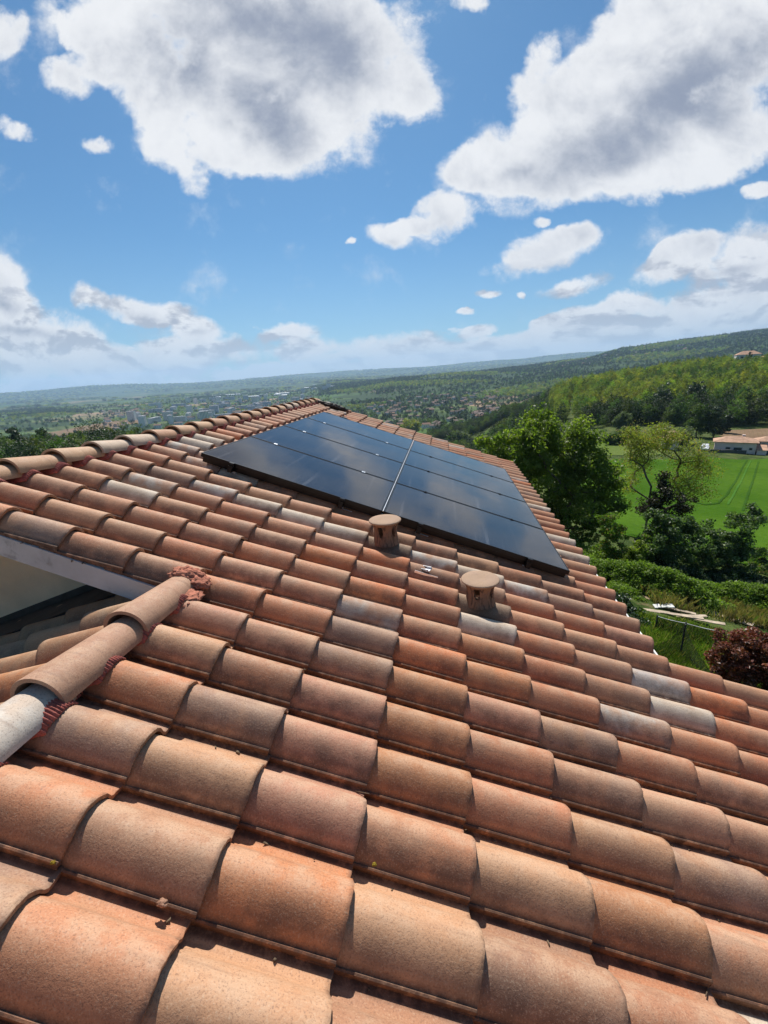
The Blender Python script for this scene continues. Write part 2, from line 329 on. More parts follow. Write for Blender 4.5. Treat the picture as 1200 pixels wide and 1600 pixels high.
def tiles(cells, flip=False, seed=1):
    """tile field from (i, j) cells; flip mirrors the slope direction"""
    r = np.random.default_rng(seed)
    V = []; U = []; C1 = []; C2 = []; C3 = []; Q = []; nP = len(PROF); nS = len(SEC)
    base = 0
    qt = []
    for a in range(nS - 1):
        for b in range(nP - 1):
            q = (a * nP + b, (a + 1) * nP + b, (a + 1) * nP + b + 1, a * nP + b + 1)
            qt.append(q[::-1] if flip else q)
    qt = np.array(qt)
    for (i, j) in cells:
        dx, dy, dz = r.normal(0, .0045), r.normal(0, .0022), r.normal(0, .0016)
        tw = r.normal(0, .009); tilt = r.normal(0, .03); sc_ = 1 + r.normal(0, .012)
        wav = r.normal(0, 1, 3)
        v = np.zeros((nS, nP, 3)); u = np.zeros((nS, nP, 2))
        for a, (sx, szz, und) in enumerate(SEC):
            y = PROF[:, 0].copy(); z = PROF[:, 1] * sc_
            wob = (.0014 * np.sin(PROF[:, 0] * 60 + wav[0] * 3) + .0010 * np.sin(PROF[:, 0] * 170 + wav[1] * 5)) * (1 if a >= 4 else 0)
            v[a, :, 0] = sx + j * TL + dx + tw * (y - .1) + wob
            v[a, :, 1] = y + i * TW + dy + tw * sx
            v[a, :, 2] = z + szz + dz + tilt * 0.1 * (y - .1)
            u[a, :, 0] = y / TW; u[a, :, 1] = (sx + TL) / TL
        V.append(v.reshape(-1, 3)); U.append(u.reshape(-1, 2)); Q.append(qt + base); base += nS * nP
        p = OVR.get((i, j)) if not flip else None
        if p is None:
            p = PAL[r.integers(len(PAL))]; k = r.normal(1, .07)
            if r.random() < .05: p = ORANGE
            elif r.random() < .05: p = GREY
            elif r.random() < .03: p = WPATCH
            p = tuple(tuple(x * k for x in q) for q in p)
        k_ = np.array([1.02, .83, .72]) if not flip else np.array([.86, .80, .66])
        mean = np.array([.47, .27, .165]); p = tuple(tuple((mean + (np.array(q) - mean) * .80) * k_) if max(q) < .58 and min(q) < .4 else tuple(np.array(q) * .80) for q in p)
        n = nS * nP
        C1.append(np.tile(p[0], (n, 1))); C2.append(np.tile(p[1], (n, 1))); C3.append(np.tile(r.random(3), (n, 1)))
    V = np.concatenate(V)
    if flip: V[:, 0] *= -1
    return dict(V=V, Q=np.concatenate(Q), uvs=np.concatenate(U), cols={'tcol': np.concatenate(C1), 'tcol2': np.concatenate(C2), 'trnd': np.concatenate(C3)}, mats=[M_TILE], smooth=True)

house = empty('house', (0, 0, 0)); tag(house, 'house under weathered terracotta tiles, seen from on top of its own roof', 'house')
def child(name, parent=None, rot=None, **kw):
    o = obj_np(name, parent or house, **kw)
    if rot is not None: o.rotation_euler = rot
    return o
VENTS = [(8, 4), (10, 2)]
cells = [(i, j) for i in range(5, 37) for j in range(-4, 8)] + [(i, j) for i in range(-12, 5) for j in range(0, 15)] + [(i, j) for i in range(5, 9) for j in range(8, 15)]
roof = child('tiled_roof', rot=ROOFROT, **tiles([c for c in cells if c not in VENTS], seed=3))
def split_sharp(o, ang=40):
    m = o.modifiers.new('edges', 'EDGE_SPLIT'); m.split_angle = RD(ang)
split_sharp(roof, 38)
# the far slopes beyond both ridges, mirrored
ROT2 = (0, -TH, 0)
def ridge_world(x, dz=0.0): return rw((x, 0, dz))
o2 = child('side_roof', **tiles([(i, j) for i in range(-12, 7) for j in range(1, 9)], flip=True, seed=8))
p2 = ridge_world(XR2, -.012); o2.rotation_euler = ROT2
o2.location = Vector((p2[0], 0, p2[2])) + Vector((-.07 * CT, 0, -.07 * ST))
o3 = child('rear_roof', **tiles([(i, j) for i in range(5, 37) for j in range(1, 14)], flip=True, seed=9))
p3 = ridge_world(XR1, -.012); o3.rotation_euler = ROT2
o3.location = Vector((p3[0], 0, p3[2])) + Vector((-.07 * CT, 0, -.07 * ST))
for o in (o2, o3): split_sharp(o, 55)
# roof boards under the tiles
def slab(mb, x0, x1, y0, y1, z1, z0, m=0):
    pts = [rw((x, y, z)) for z in (z0, z1) for x, y in ((x0, y0), (x1, y0), (x1, y1), (x0, y1))]
    mb.add(pts, [(3, 2, 1, 0), (4, 5, 6, 7), (0, 1, 5, 4), (1, 2, 6, 5), (2, 3, 7, 6), (3, 0, 4, 7)], m)
def slab2(mb, xr, L_, y0, y1, z1, z0, m=0):   # boards on the mirrored slope
    a = rw((xr, 0, 0)); pts = []
    for z in (z0, z1):
        for d, y in ((0, y0), (L_, y0), (L_, y1), (0, y1)):
            pts.append((a[0] - d * CT - z * ST * 0, y, a[2] - d * ST + z))
    mb.add(pts, [(0, 1, 2, 3), (7, 6, 5, 4), (4, 5, 1, 0), (5, 6, 2, 1), (6, 7, 3, 2), (7, 4, 0, 3)], m)
b = MB()
slab(b, XR1, 2.47, 1.19, 8.62, -.085, -.14); slab(b, XR2, 5.3, -2.75, 1.18, -.085, -.14); slab(b, 2.475, 5.3, 1.185, 2.05, -.085, -.14)
slab2(b, XR1, 4.6, 1.19, 8.62, -.095, -.15); slab2(b, XR2, 3.1, -2.75, 1.60, -.095, -.15)
b.build('roof_boards', M_WOOD, house)
# bargeboard along the open verge, both sides of the ridge
b = MB()
def vboard(x0, x1, y0, y1, zt, zb):
    pts = []
    for y in (y0, y1):
        for x, z in ((x0, zb), (x1, zb), (x1, zt), (x0, zt)): pts.append(rw((x, y, z)))
    b.add(pts, [(0, 1, 2, 3), (7, 6, 5, 4), (1, 0, 4, 5), (2, 1, 5, 6), (3, 2, 6, 7), (0, 3, 7, 4)])
vboard(XR1 - .01, -.475, 1.160, 1.184, -.042, -.160)
ob = b.build('bargeboard', M_FASC, house)
b = MB(); a = rw((XR1, 0, 0))
pts = []
for y in (1.160, 1.184):
    for d, z in ((0.0, -.165), (4.6, -.165), (4.6, -.03), (0.0, -.03)): pts.append((a[0] - d * CT - .012, y, a[2] - d * ST + z))
b.add(pts, [(0, 1, 2, 3)[::-1], (7, 6, 5, 4)[::-1], (1, 0, 4, 5), (2, 1, 5, 6), (3, 2, 6, 7), (0, 3, 7, 4)])
b.build('bargeboard', M_FASC, house)
b = MB(); b.add([rw((2.50, 8.625, -.02)), rw((2.50, 8.65, -.02)), rw((XR1, 8.65, -.02)), rw((XR1, 8.625, -.02)), rw((2.50, 8.625, -.16)), rw((2.50, 8.65, -.16)), rw((XR1, 8.65, -.16)), rw((XR1, 8.625, -.16))],
             [(0, 1, 2, 3), (7, 6, 5, 4), (0, 4, 5, 1), (1, 5, 6, 2), (2, 6, 7, 3), (3, 7, 4, 0)])
b.build('bargeboard', M_FASC, house)
# walls
GZ = -6.6
def gable(b, y0, y1, xl, xr, ridge_x, drop, m=0, zb=GZ):
    """wall prism whose top follows both slopes, outer faces at y0 and y1"""
    A = rw((ridge_x, 0, -.125)); tA = A[2]
    def top(X): return tA - abs(X - A[0]) * math.tan(TH) - drop
    xs = [xl, A[0], xr]; v = []
    for y in (y0, y1):
        v += [(x, y, zb) for x in (xl, xr)] + [(xr, y, top(xr)), (A[0], y, top(A[0])), (xl, y, top(xl))]
    b.add(v, [(0, 1, 2, 3, 4), (9, 8, 7, 6, 5), (0, 5, 6, 1), (1, 6, 7, 2), (2, 7, 8, 3), (3, 8, 9, 4), (4, 9, 5, 0)], m)
b = MB(); gable(b, 1.60, 8.25, -5.6, 1.95, XR1, .03); b.build('wall', M_WALL, house)
b = MB(); gable(b, -2.5, 1.595, -2.9, 4.2, XR2, .03); b.build('wall', M_WALL, house)
b = MB(); p = rw((2.1, 0, -.15)); b.box(((1.955 + 4.2) / 2, 1.72, (GZ + rw((4.4, 0, -.15))[2]) / 2 - .02), ((4.2 - 1.955) / 2, .12, (rw((4.4, 0, -.15))[2] - GZ) / 2 - .03)); b.build('wall', M_WALL, house)
# white gutters
def gutter(x, y0, y1):
    b = MB(); n = 9; r = .062; vs_ = []; L1 = rw((x, 0, -.045))
    for y in (y0, y1):
        for k in range(n): t = pi + pi * k / (n - 1); vs_.append((L1[0] + r * cos(t), y, L1[2] + r * sin(t)))
        for k in range(n): t = pi + pi * k / (n - 1); vs_.append((L1[0] + (r + .004) * cos(t), y, L1[2] + (r + .004) * sin(t)))
    fs = []
    for k in range(n - 1): fs += [(k, k + 1, 2 * n + k + 1, 2 * n + k), (n + k + 1, n + k, 3 * n + k, 3 * n + k + 1)]
    fs += [(0, 2 * n, 3 * n, n), (n - 1, 2 * n - 1, 4 * n - 1, 3 * n - 1)]
    b.add(vs_, fs, 0, True)
    b.tube((L1[0] + r, y0, L1[2]), (L1[0] + r, y1, L1[2]), .007, .007, 8)
    return b.build('gutter', M_GUT, house)
gutter(2.528, 2.13, 8.62); gutter(5.06, -2.7, 2.05)
# flashing where the side roof meets the wall; wide dark strip imitates shade
b = MB(); A = rw((XR2, 0, 0))
def sp(d, y, z): return (A[0] - d * CT, y, A[2] - d * ST + z)
b.add([sp(.42, 1.30, .055), sp(3.0, 1.30, .055), sp(3.0, 1.594, .075), sp(.42, 1.594, .075), sp(.42, 1.594, .12), sp(3.0, 1.594, .12)], [(0, 1, 2, 3), (3, 2, 5, 4)], 0)
b.add([sp(.42, 1.30, .050), sp(3.0, 1.30, .050), sp(3.0, 1.31, -.02), sp(.42, 1.31, -.02)], [(0, 1, 2, 3)], 0)
b.build('flashing_shade_strip', M_DARKM, house)
# ------------------------------------------------------------------ ridge tiles
def ridge_tile(name, x, y, pitch, colr, r=.108, zc=.018, seedn=0, twist=0.0, flat=.95):
    """one tapered half-round cap; its near end lies over its nearer neighbour"""
    rr = np.random.default_rng(seedn); n = 17; L_ = pitch + .06; V = []; U = []
    secs = [(0, r * 1.075, 0), (.0015, r * 1.08, 0), (L_ * .3, r * 1.02, 0), (L_ * .65, r * .95, 0), (L_, r * .88, 0)]
    rows = [(s[0], s[1]) for s in secs]
    order = [(0, r * 1.07 - .017)] + rows
    for (yy, rad) in order:
        for k in range(n):
            t = RD(-6) + RD(192) * k / (n - 1)
            V.append((rad * cos(t), yy, rad * flat * sin(t))); U.append((.52 + .3 * cos(t), yy / L_))
    for (yy, rad) in ((0.05, r * 1.05 - .017), (0.0, r * 1.07 - .017)):
        pass
    V = np.array(V); Q = []
    for a in range(len(order) - 1):
        for k in range(n - 1): Q.append((a * n + k, (a + 1) * n + k, (a + 1) * n + k + 1, a * n + k + 1))
    # thickness along the two long edges and an inner skin
    m0 = len(V); inner = []
    for (yy, rad) in ((0, r * 1.07 - .017), (L_, r * .88 - .017)):
        for k in range(n):
            t = RD(-6) + RD(192) * k / (n - 1); inner.append(((rad) * cos(t), yy, rad * flat * sin(t))); U.append((.5, .5))
    V = np.concatenate([V, np.array(inner)])
    for k in range(n - 1): Q.append((m0 + k + 1, m0 + n + k + 1, m0 + n + k, m0 + k))
    e = len(order) - 1
    Q.append((1 * n, m0, m0 + n, e * n)); Q.append((m0 + n - 1, 1 * n + n - 1, e * n + n - 1, m0 + 2 * n - 1))
    V[:, 0] += twist * V[:, 1]
    V[:, 2] += zc + (.0 if True else 0); V[:, 2] += -(V[:, 1]) / L_ * .030 + .026
    nn = len(V); c1, c2 = colr
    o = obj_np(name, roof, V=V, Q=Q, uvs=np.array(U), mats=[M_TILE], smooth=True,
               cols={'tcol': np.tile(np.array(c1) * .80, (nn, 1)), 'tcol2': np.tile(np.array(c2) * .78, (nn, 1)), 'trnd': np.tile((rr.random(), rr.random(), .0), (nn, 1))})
    split_sharp(o, 35)
    # parent (the roof) is turned by TH about Y: undo it so the cap sits level
    P = rw((x, y, 0.0)) ; o.matrix_parent_inverse = Matrix.Identity(4)
    o.location = (x, y, 0.0); o.rotation_euler = (0, -TH, 0)
    return o
rcols = [((.62, .375, .215), (.55, .31, .175)), ((.64, .40, .235), (.54, .31, .17)), ((.56, .30, .17), (.50, .26, .145)), ((.66, .51, .38), (.58, .43, .31))]
ry = [-0.37 + 0.41 * k for k in range(-5, 4)]
r2c = {2: ((.66, .63, .59), (.62, .58, .53)), 3: ((.50, .31, .22), (.46, .27, .19))}
ys2 = [-.062 - .41 * 6 + .41 * k for k in range(9)]        # the last three start at -.024, .386, .793
for k, y in enumerate(ys2):
    cc = WHITE if k == 6 else ((.54, .30, .19), (.48, .26, .16)) if k > 6 else rcols[k % 4]
    if k == 6: cc = ((.74, .67, .58), (.66, .58, .50))
    ridge_tile('ridge_tile', XR2 + .03, y, .41, cc, r=.094, flat=.86, zc=.002, seedn=k, twist=random.uniform(-.01, .01))
y = 1.30 - .35 * 0; k = 0; ys1 = []
y = 1.31
while y < 8.45: ys1.append(y); y += .348
for k, y in enumerate(ys1):
    cc = rcols[[0, 0, 1, 3, 3, 2, 0, 1, 2, 0, 2, 1][k % 12]]
    ridge_tile('ridge_tile', XR1 + .005, y, .348, cc, r=.098, flat=.84, zc=.010, seedn=40 + k, twist=random.uniform(-.012, .012))
# pleated membrane under the caps, hugging the humps
def membrane(x0, x1, y0, y1, seedn):
    rr = np.random.default_rng(seedn); ny = int((y1 - y0) / .0019); nx = 7; V = np.zeros((nx, ny, 3))
    ys = np.linspace(y0, y1, ny)
    loc = np.mod(ys, TW); z = prof_z(np.clip(loc, 0, .236))
    z = np.where(loc > .178, z + .006, z)
    edge = np.cumsum(rr.normal(0, .0008, ny)); edge -= np.linspace(0, edge[-1], ny); edge = np.clip(edge, -.012, .012)
    for a in range(nx):
        t = a / (nx - 1)
        hump = np.clip((z - .005) / .03, 0, 1)      # pulled back under the caps between the humps
        V[a, :, 0] = x0 + ((x1 - .055) + .055 * hump + edge - x0) * t
        V[a, :, 1] = ys
        pl = .0026 * np.sin(ys * 2 * pi / .0105 + 1.2 * t)
        V[a, :, 2] = z * (0.5 + .5 * min(1, t * 1.6)) + .010 * (1 - t) * 2 + .0035 + pl - .018 + (.0 if a < nx - 1 else -.002)
    Q = [(a * ny + k, (a + 1) * ny + k, (a + 1) * ny + k + 1, a * ny + k + 1) for a in range(nx - 1) for k in range(ny - 1)]
    o = obj_np('membrane', roof, V=V.reshape(-1, 3), Q=Q, mats=[M_MEMB], smooth=True)
    o.modifiers.new('thick', 'SOLIDIFY').thickness = .002
    return o
membrane(XR1, -1.735, 1.19, 8.6, 1)
membrane(XR2, -.288, -2.7, 1.14, 2)
# crumpled mortar blob closing the top of the near ridge
def lump(name, c, s, m, parent, seedn=0, amp=.35, sub=4, fr=3.0):
    import bmesh
    bm = bmesh.new(); bmesh.ops.create_icosphere(bm, subdivisions=sub, radius=1)
    for v in bm.verts:
        d = v.co.normalized(); k = 1 + amp * MN.fractal(d * fr + Vector((seedn * 3.1, 0, 0)), .6, 2.2, 4)
        v.co = Vector((d.x * s[0] * k, d.y * s[1] * k, d.z * s[2] * k))
    me = bpy.data.meshes.new(name); bm.to_mesh(me); bm.free(); me.materials.append(m)
    for p in me.polygons: p.use_smooth = True
    o = link(bpy.data.objects.new(name, me), parent); o.location = c
    return o
lump('mortar_cap', (XR2 + .03, 1.205, .040), (.100, .060, .055), M_MORT, roof, 1, .24, 5, 2.0)
lump('mortar_cap', (XR2 + .10, 1.185, .055), (.05, .05, .026), M_MORT, roof, 4, .38, 4, 2.2)
lump('mortar_cap', (-.30, 1.06, .040), (.045, .07, .016), M_MORT, roof, 7, .45, 4, 2.6)
# ------------------------------------------------------------------ roof vents
def vent(cell, H_, label, seedn):
    i, j = cell; d = tiles([cell], seed=60 + seedn)
    xc, yc = (j - .5) * TL + .02, i * TW + .0915
    xc -= .03; base = rw((xc, yc, .0))
    root = empty('roof_vent', tuple(base)); tag(root, label, 'roof vent', 'terracotta vents on the roof')
    d['V'] = rw(d['V']) - base
    n = len(d['V']); d['cols']['tcol'] = np.tile((.22, .145, .095), (n, 1)); d['cols']['tcol2'] = np.tile((.26, .17, .11), (n, 1))
    o = obj_np('base_tile', root, **d); split_sharp(o, 55)
    z0 = .045; hb = H_ - z0
    N = 60; prof = []
    for k in range(19):
        t = k / 18; rad = .077 + .014 * (1 - t) ** 3 + .022 * max(0, t - .5) ** 2 / .25
        prof.append((rad, z0 + t * hb))
    def slot(k, i_):
        t = k / 18; a = (i_ % 12) - 5.5
        if not (.34 < t < .86): return False
        w_ = 2.3 * min(1, (t - .30) / .28) if t < .62 else 2.3
        return abs(a) < w_
    b = MB(); b.lathe(prof, N, 0, skip=slot)
    b.lathe([(r_ - .011, z_) for r_, z_ in prof], N, 0, skip=slot)
    # jambs round each slot join the two skins
    for q in range(5):
        for side in (-1, 1):
            vs_ = []
            for k in range(6, 17):
                t = k / 18
                w_ = 2.3 * min(1, (t - .30) / .28) if t < .62 else 2.3
                aa = 2 * pi * (q * 12 + 6 + side * (math.floor(w_ + .49))) / N
                r_ = prof[k][0]
                vs_ += [(r_ * cos(aa), r_ * sin(aa), prof[k][1]), ((r_ - .011) * cos(aa), (r_ - .011) * sin(aa), prof[k][1])]
            b.add(vs_, [(2 * k, 2 * k + 1, 2 * k + 3, 2 * k + 2) for k in range(10)], 0)
    mt = mat('vent_clay', (.30, .165, .10), .85, var=.2, vscale=14, bump=.5, bscale=120, col2=(.23, .13, .085), stain=((.09, .06, .045), 16, .6))
    t_ = NT(mt.node_tree); pb = next(n_ for n_ in t_.n if n_.type == 'BSDF_PRINCIPLED'); old = pb.inputs['Base Color'].links[0].from_socket
    oc = t_.new('ShaderNodeTexCoord').outputs['Object']; sk = t_.math('MULTIPLY', t_.ramp(t_.noise(t_.vmath('MULTIPLY', oc, (1, 1, .08)), 55, 4, .7), .47, .60), .8)
    t_.put(pb.inputs['Base Color'], t_.mix(sk, old, (.07, .042, .03, 1)))
    b.build('pipe', mt, root)
    b = MB(); zt = H_
    b.lathe([(.03, zt - .006), (.090, zt - .004), (.106, zt + .001), (.111, zt + .006), (.110, zt + .012), (.105, zt + .016), (.06, zt + .013), (.02, zt + .0115), (.0005, zt + .011)], 48)
    mc = mat('vent_cap_clay', (.40, .27, .18), .85, var=.15, vscale=12, bump=.5, bscale=140, col2=(.34, .23, .16), stain=((.28, .19, .14), 18, .5))
    b.build('cap', mc, root)
    for ch in root.children:
        if ch.name.split('.')[0] != 'base_tile': ch.scale = (1.12, 1.12, 1.0)
    return root
vent((8, 4), .205, 'near terracotta roof vent with dished round cap, just above the white tile', 1)
vent((10, 2), .222, 'farther terracotta roof vent, standing against the lower edge of the solar panels', 2)

# ------------------------------------------------------------------ solar panels
PZ = .15; PX0, PXM, PX1 = -1.255, .405, 2.065; PY0, PPY = 2.80, 1.01
def glass_mat():
    m = bpy.data.materials.new('solar_glass'); m.use_nodes = True; t = NT(m.node_tree); t.n.clear()
    tc = t.new('ShaderNodeTexCoord').outputs['Object']; s = t.new('ShaderNodeSeparateXYZ', {0: tc})
    wx = t.math('PINGPONG', t.math('ADD', s.outputs[0], 10.0), .046)   # cell gaps and bus wires run across the panel
    gap = t.ramp(wx, .0015, .0003)
    fx = t.math('PINGPONG', t.math('ADD', s.outputs[0], 10.0), .0055); fine = t.ramp(fx, .0012, .0002)
    gy = t.ramp(t.math('PINGPONG', t.math('ADD', s.outputs[1], 10.0), .0835), .0018, .0004)
    c = t.mix(t.math('MULTIPLY', t.math('MAXIMUM', gap, gy), .6), (.010, .012, .020, 1), (.035, .038, .045, 1))
    c = t.mix(t.math('MULTIPLY', fine, .22), c, (.06, .065, .075, 1))
    strk = t.math('MULTIPLY', t.ramp(t.noise(t.vmath('MULTIPLY', tc, (14, .5, 1)), 1.0, 4, .6), .56, .72), .10)
    c = t.mix(strk, c, (.40, .40, .42, 1))
    dust = t.ramp(t.noise(tc, 1.6, 6, .6), .35, .75, 0.005, 0.045)
    c = t.mix(dust, c, (.42, .36, .30, 1))
    spots = t.math('MULTIPLY', t.ramp(t.noise(tc, 9.0, 4, .7, .5), .72, .78), .35)
    c = t.mix(spots, c, (.5, .5, .5, 1))
    p = t.new('ShaderNodeBsdfPrincipled', {'Base Color': c, 'Roughness': t.ramp(t.noise(tc, 2.2, 5, .6),   .3, .7, .06, .15), 'Specular IOR Level': .40, 'IOR': 1.45})
    t.new('ShaderNodeOutputMaterial', {0: p.outputs[0]})
    return m
M_GLASS = glass_mat()
rowname = ['nearest row', 'second row from the camera', 'third row from the camera', 'farthest row']
def make_panel():
    hx, hy = (PXM - PX0) / 2 - .008, PPY / 2 - .008; fw = .012; dp = .035
    root = empty('solar_panel')
    b = MB()
    for sx, sy, ax, ay in ((0, -1, hx, fw / 2), (0, 1, hx, fw / 2), (-1, 0, fw / 2, hy - fw), (1, 0, fw / 2, hy - fw)):
        b.box((sx * (hx - fw / 2), sy * (hy - fw / 2), -dp / 2), (ax, ay, dp / 2))
    b.box((0, 0, -dp + .002), (hx - fw - .001, hy - fw - .001, .002))
    fr = b.build('frame', M_BLACK, root)
    mo = fr.modifiers.new('bevel', 'BEVEL'); mo.width = .0012; mo.segments = 1
    b = MB(); b.box((0, 0, -.0045), (hx - fw - .0005, hy - fw - .0005, .0025)); b.build('glass', M_GLASS, root)
    b = MB(); b.box((0, hy - .2, -dp - .006), (.05, .04, .0055)); b.build('junction_box', M_BLACK, root)
    return root
proto = make_panel(); first = True
for r in range(4):
    for cidx, xc in enumerate(((PX0 + PXM) / 2, (PXM + PX1) / 2)):
        if first: o = proto; first = False
        else:
            o = proto.copy(); COL.objects.link(o)
            for ch in proto.children:
                k = ch.copy(); COL.objects.link(k); k.parent = o
        o.location = rw((xc, PY0 + PPY * (r + .5), PZ)); o.rotation_euler = ROOFROT
        tag(o, 'black solar panel in the %s, on the %s side' % (rowname[r], ('ridge', 'gutter')[cidx]), 'solar panel', 'solar panels on the roof')
# black rails under the array and their clamps and roof hooks
for k, x in enumerate([PX0 + .30, PXM - .36, PXM + .34, PX1 - .36]):
    root = empty('rail_or_skirt', tuple(rw((x, PY0, .1)))); root.rotation_euler = ROOFROT
    tag(root, 'black mounting rail under the solar panels, %s' % ('nearest the ridge', 'left of the centre seam', 'right of the centre seam', 'nearest the gutter')[k], 'rail', 'mounting rails under the panels')
    b = MB(); b.box((0, PPY * 2 - .01, -.008), (.018, PPY * 2 + .03, .020)); b.build('rail', M_BLACK, root)
    b = MB(); b.box((0, -.022, .020), (.020, .014, .010)); b.box((0, -.010, .052), (.020, .014, .002)); b.box((0, -.022, .040), (.020, .003, .012)); b.build('end_clamp', M_BLACK, root)
    for r in range(1, 4):
        b = MB(); b.box((0, PPY * r, .0525), (.018, .018, .0022)); b.tube((0, PPY * r, .054), (0, PPY * r, .060), .006, .006, 8); b.build('mid_clamp', M_ALU if k < 2 else M_BLACK, root)
    for yy in (-.05 + .12, 1.2, 2.4, 3.6):
        b = MB(); b.box((.0, yy, -.045), (.016, .016, .020)); b.box((.04, yy, -.062), (.06, .016, .003)); b.build('roof_hook', M_ALU, root)
b = MB()  # black skirt added along the near edge to darken the gap under the panels
b.box((0, 0, .0), ((PX1 - PX0) / 2 - .02, .016, .022)); skirt = b.build('rail_or_skirt', M_BLACK); skirt.location = rw(((PX0 + PX1) / 2, PY0 + .045, PZ - .060)); skirt.rotation_euler = ROOFROT
tag(skirt, 'black skirt strip added to darken the lower gap under the nearest solar panels', 'rail')
b = MB(); b.box((0, 0, 0), (.0030, PPY * 2 - .01, .004)); st = b.build('glint_strip', M_ALU); st.location = rw((PXM, PY0 + PPY * 2, PZ - .003)); st.rotation_euler = ROOFROT  # aluminium strip added for the glint of the frame edges along the seam
tag(st, 'thin silver strip added for the frame glint in the seam between the two columns of solar panels', 'strip')
# ------------------------------------------------------------------ small things left on the roof
def bracket(label, p, yaw, L_, tiltx=0, roll=0):
    root_m = MB(); w_ = .020; tt = .0018
    root_m.box((0, 0, 0), (L_ / 2, w_, tt)); root_m.box((0, w_ - tt, .009), (L_ / 2, tt, .0072)); root_m.box((0, -w_ + tt, .009), (L_ / 2, tt, .0072))
    for q in (-.3, .3): root_m.tube((L_ * q, 0, .0019), (L_ * q, 0, .004), .005, .005, 8)
    o = root_m.build('aluminium_bracket', M_ALU); o.location = rw(p); o.rotation_euler = (Matrix.Rotation(TH, 3, 'Y') @ Matrix.Rotation(yaw, 3, 'Z') @ Matrix.Rotation(tiltx, 3, 'Y') @ Matrix.Rotation(roll, 3, 'X')).to_euler()
    tag(o, label, 'bracket'); return o
bracket('long silver metal bracket lying flat along the tiles between the vents', (.855, 2.155, .022), RD(2), .17)
bracket('short silver metal bracket tipped across the longer one between the vents', (.845, 2.165, .055), RD(-50), .095, RD(-25), RD(30))
def chip(name, label, cat, p, s, m, seedn):
    o = lump(name, tuple(rw(p)), s, m, None, seedn, .5, 3, 2.0); tag(o, label, cat); return o
M_CHIP = mat('clay_chip', (.36, .20, .13), .9, var=.3, vscale=60, bump=.6, bscale=200)
chip('tile_shard', 'small broken terracotta shard caught in the groove between two near tiles', 'tile shard', (.275, -.012, .006), (.013, .009, .007), M_CHIP, 11)
M_MOSS = mat('yellow_moss', (.34, .24, .02), .9, var=.4, vscale=200, bump=1, bscale=400)
chip('moss_tuft', 'tiny yellow moss tuft on the pale tile near the bottom of the picture', 'moss', (.775, -.02 + .244 - .235 + .225, .030), (.006, .005, .004), M_MOSS, 12)
chip('moss_tuft', 'tiny yellow moss tuft on the groove line of the lower left tiles', 'moss', (-.015, -.008, .003), (.007, .004, .004), M_MOSS, 13)
# grit, seed husks and twigs washed into the channels: nobody could count them
def debris():
    r = np.random.default_rng(77); V = []; Q = []; n = 900
    for k in range(n):
        i = r.integers(-6, 24); x = r.uniform(-1.4, 3.6)
        if i >= 5 and x > 2.4 or i < 5 and x < .05 or i >= 9 and x > 2.4: continue
        y = i * TW - r.uniform(.006, .030); z = -.020 - (math.ceil(x / TL) * TL - x) / TL * .040; c = np.array([x, y, z + .004])
        L_ = r.uniform(.002, .007) if r.random() < .86 else r.uniform(.012, .030); w_ = r.uniform(.0010, .0028); a = r.uniform(0, pi) if L_ < .01 else r.normal(0, .5)
        ax = np.array([cos(a), sin(a), r.normal(0, .2)]) * L_; bx = np.array([-sin(a), cos(a), 0]) * w_; cx_ = np.array([0, 0, w_ * 1.2]); b = len(V)
        for s1 in (-1, 1):
            for s2 in (-1, 1):
                for s3 in (-1, 1): V.append(rw(c + ax * s1 * r.uniform(.7, 1.2) + bx * s2 * r.uniform(.6, 1.3) + cx_ * s3))
        Q += [(b, b + 1, b + 3, b + 2), (b + 4, b + 6, b + 7, b + 5), (b, b + 4, b + 5, b + 1), (b + 2, b + 3, b + 7, b + 6), (b, b + 2, b + 6, b + 4), (b + 1, b + 5, b + 7, b + 3)]
    o = obj_np('debris', V=np.array(V), Q=Q, mats=[mat('roof_grit', (.14, .10, .065), .95, var=.5, vscale=60)]); tag(o, kind='stuff')
debris()
# dark flashing at the far end of the ridge and the cable beside it
fl = lump('lead_flashing', (0, 0, 0), (.30, .10, .045), M_DARKM, house, 5, .5, 4, 3.5); fl.location = rw((-1.42, 8.2, .10)); fl.rotation_euler = (0, TH, RD(6))
cb = MB(); pts = [(-1.28, 7.22, .085), (-1.2, 7.20, .09), (-1.12, 7.12, .088), (-1.04, 7.13, .088), (-.97, 7.08, .09), (-.93, 7.05, .09)]
for a, c_ in zip(pts[:-1], pts[1:]): cb.tube(rw(a), rw(c_), .018, .018, 8)
cb.box(rw((-.90, 7.02, .10)), (.05, .035, .035), R=Matrix.Rotation(TH, 3, 'Y'))
tag(cb.build('cable_plug', M_DARKM), 'short black cable ending in a plug, lying on the tiles beyond the array', 'cable')

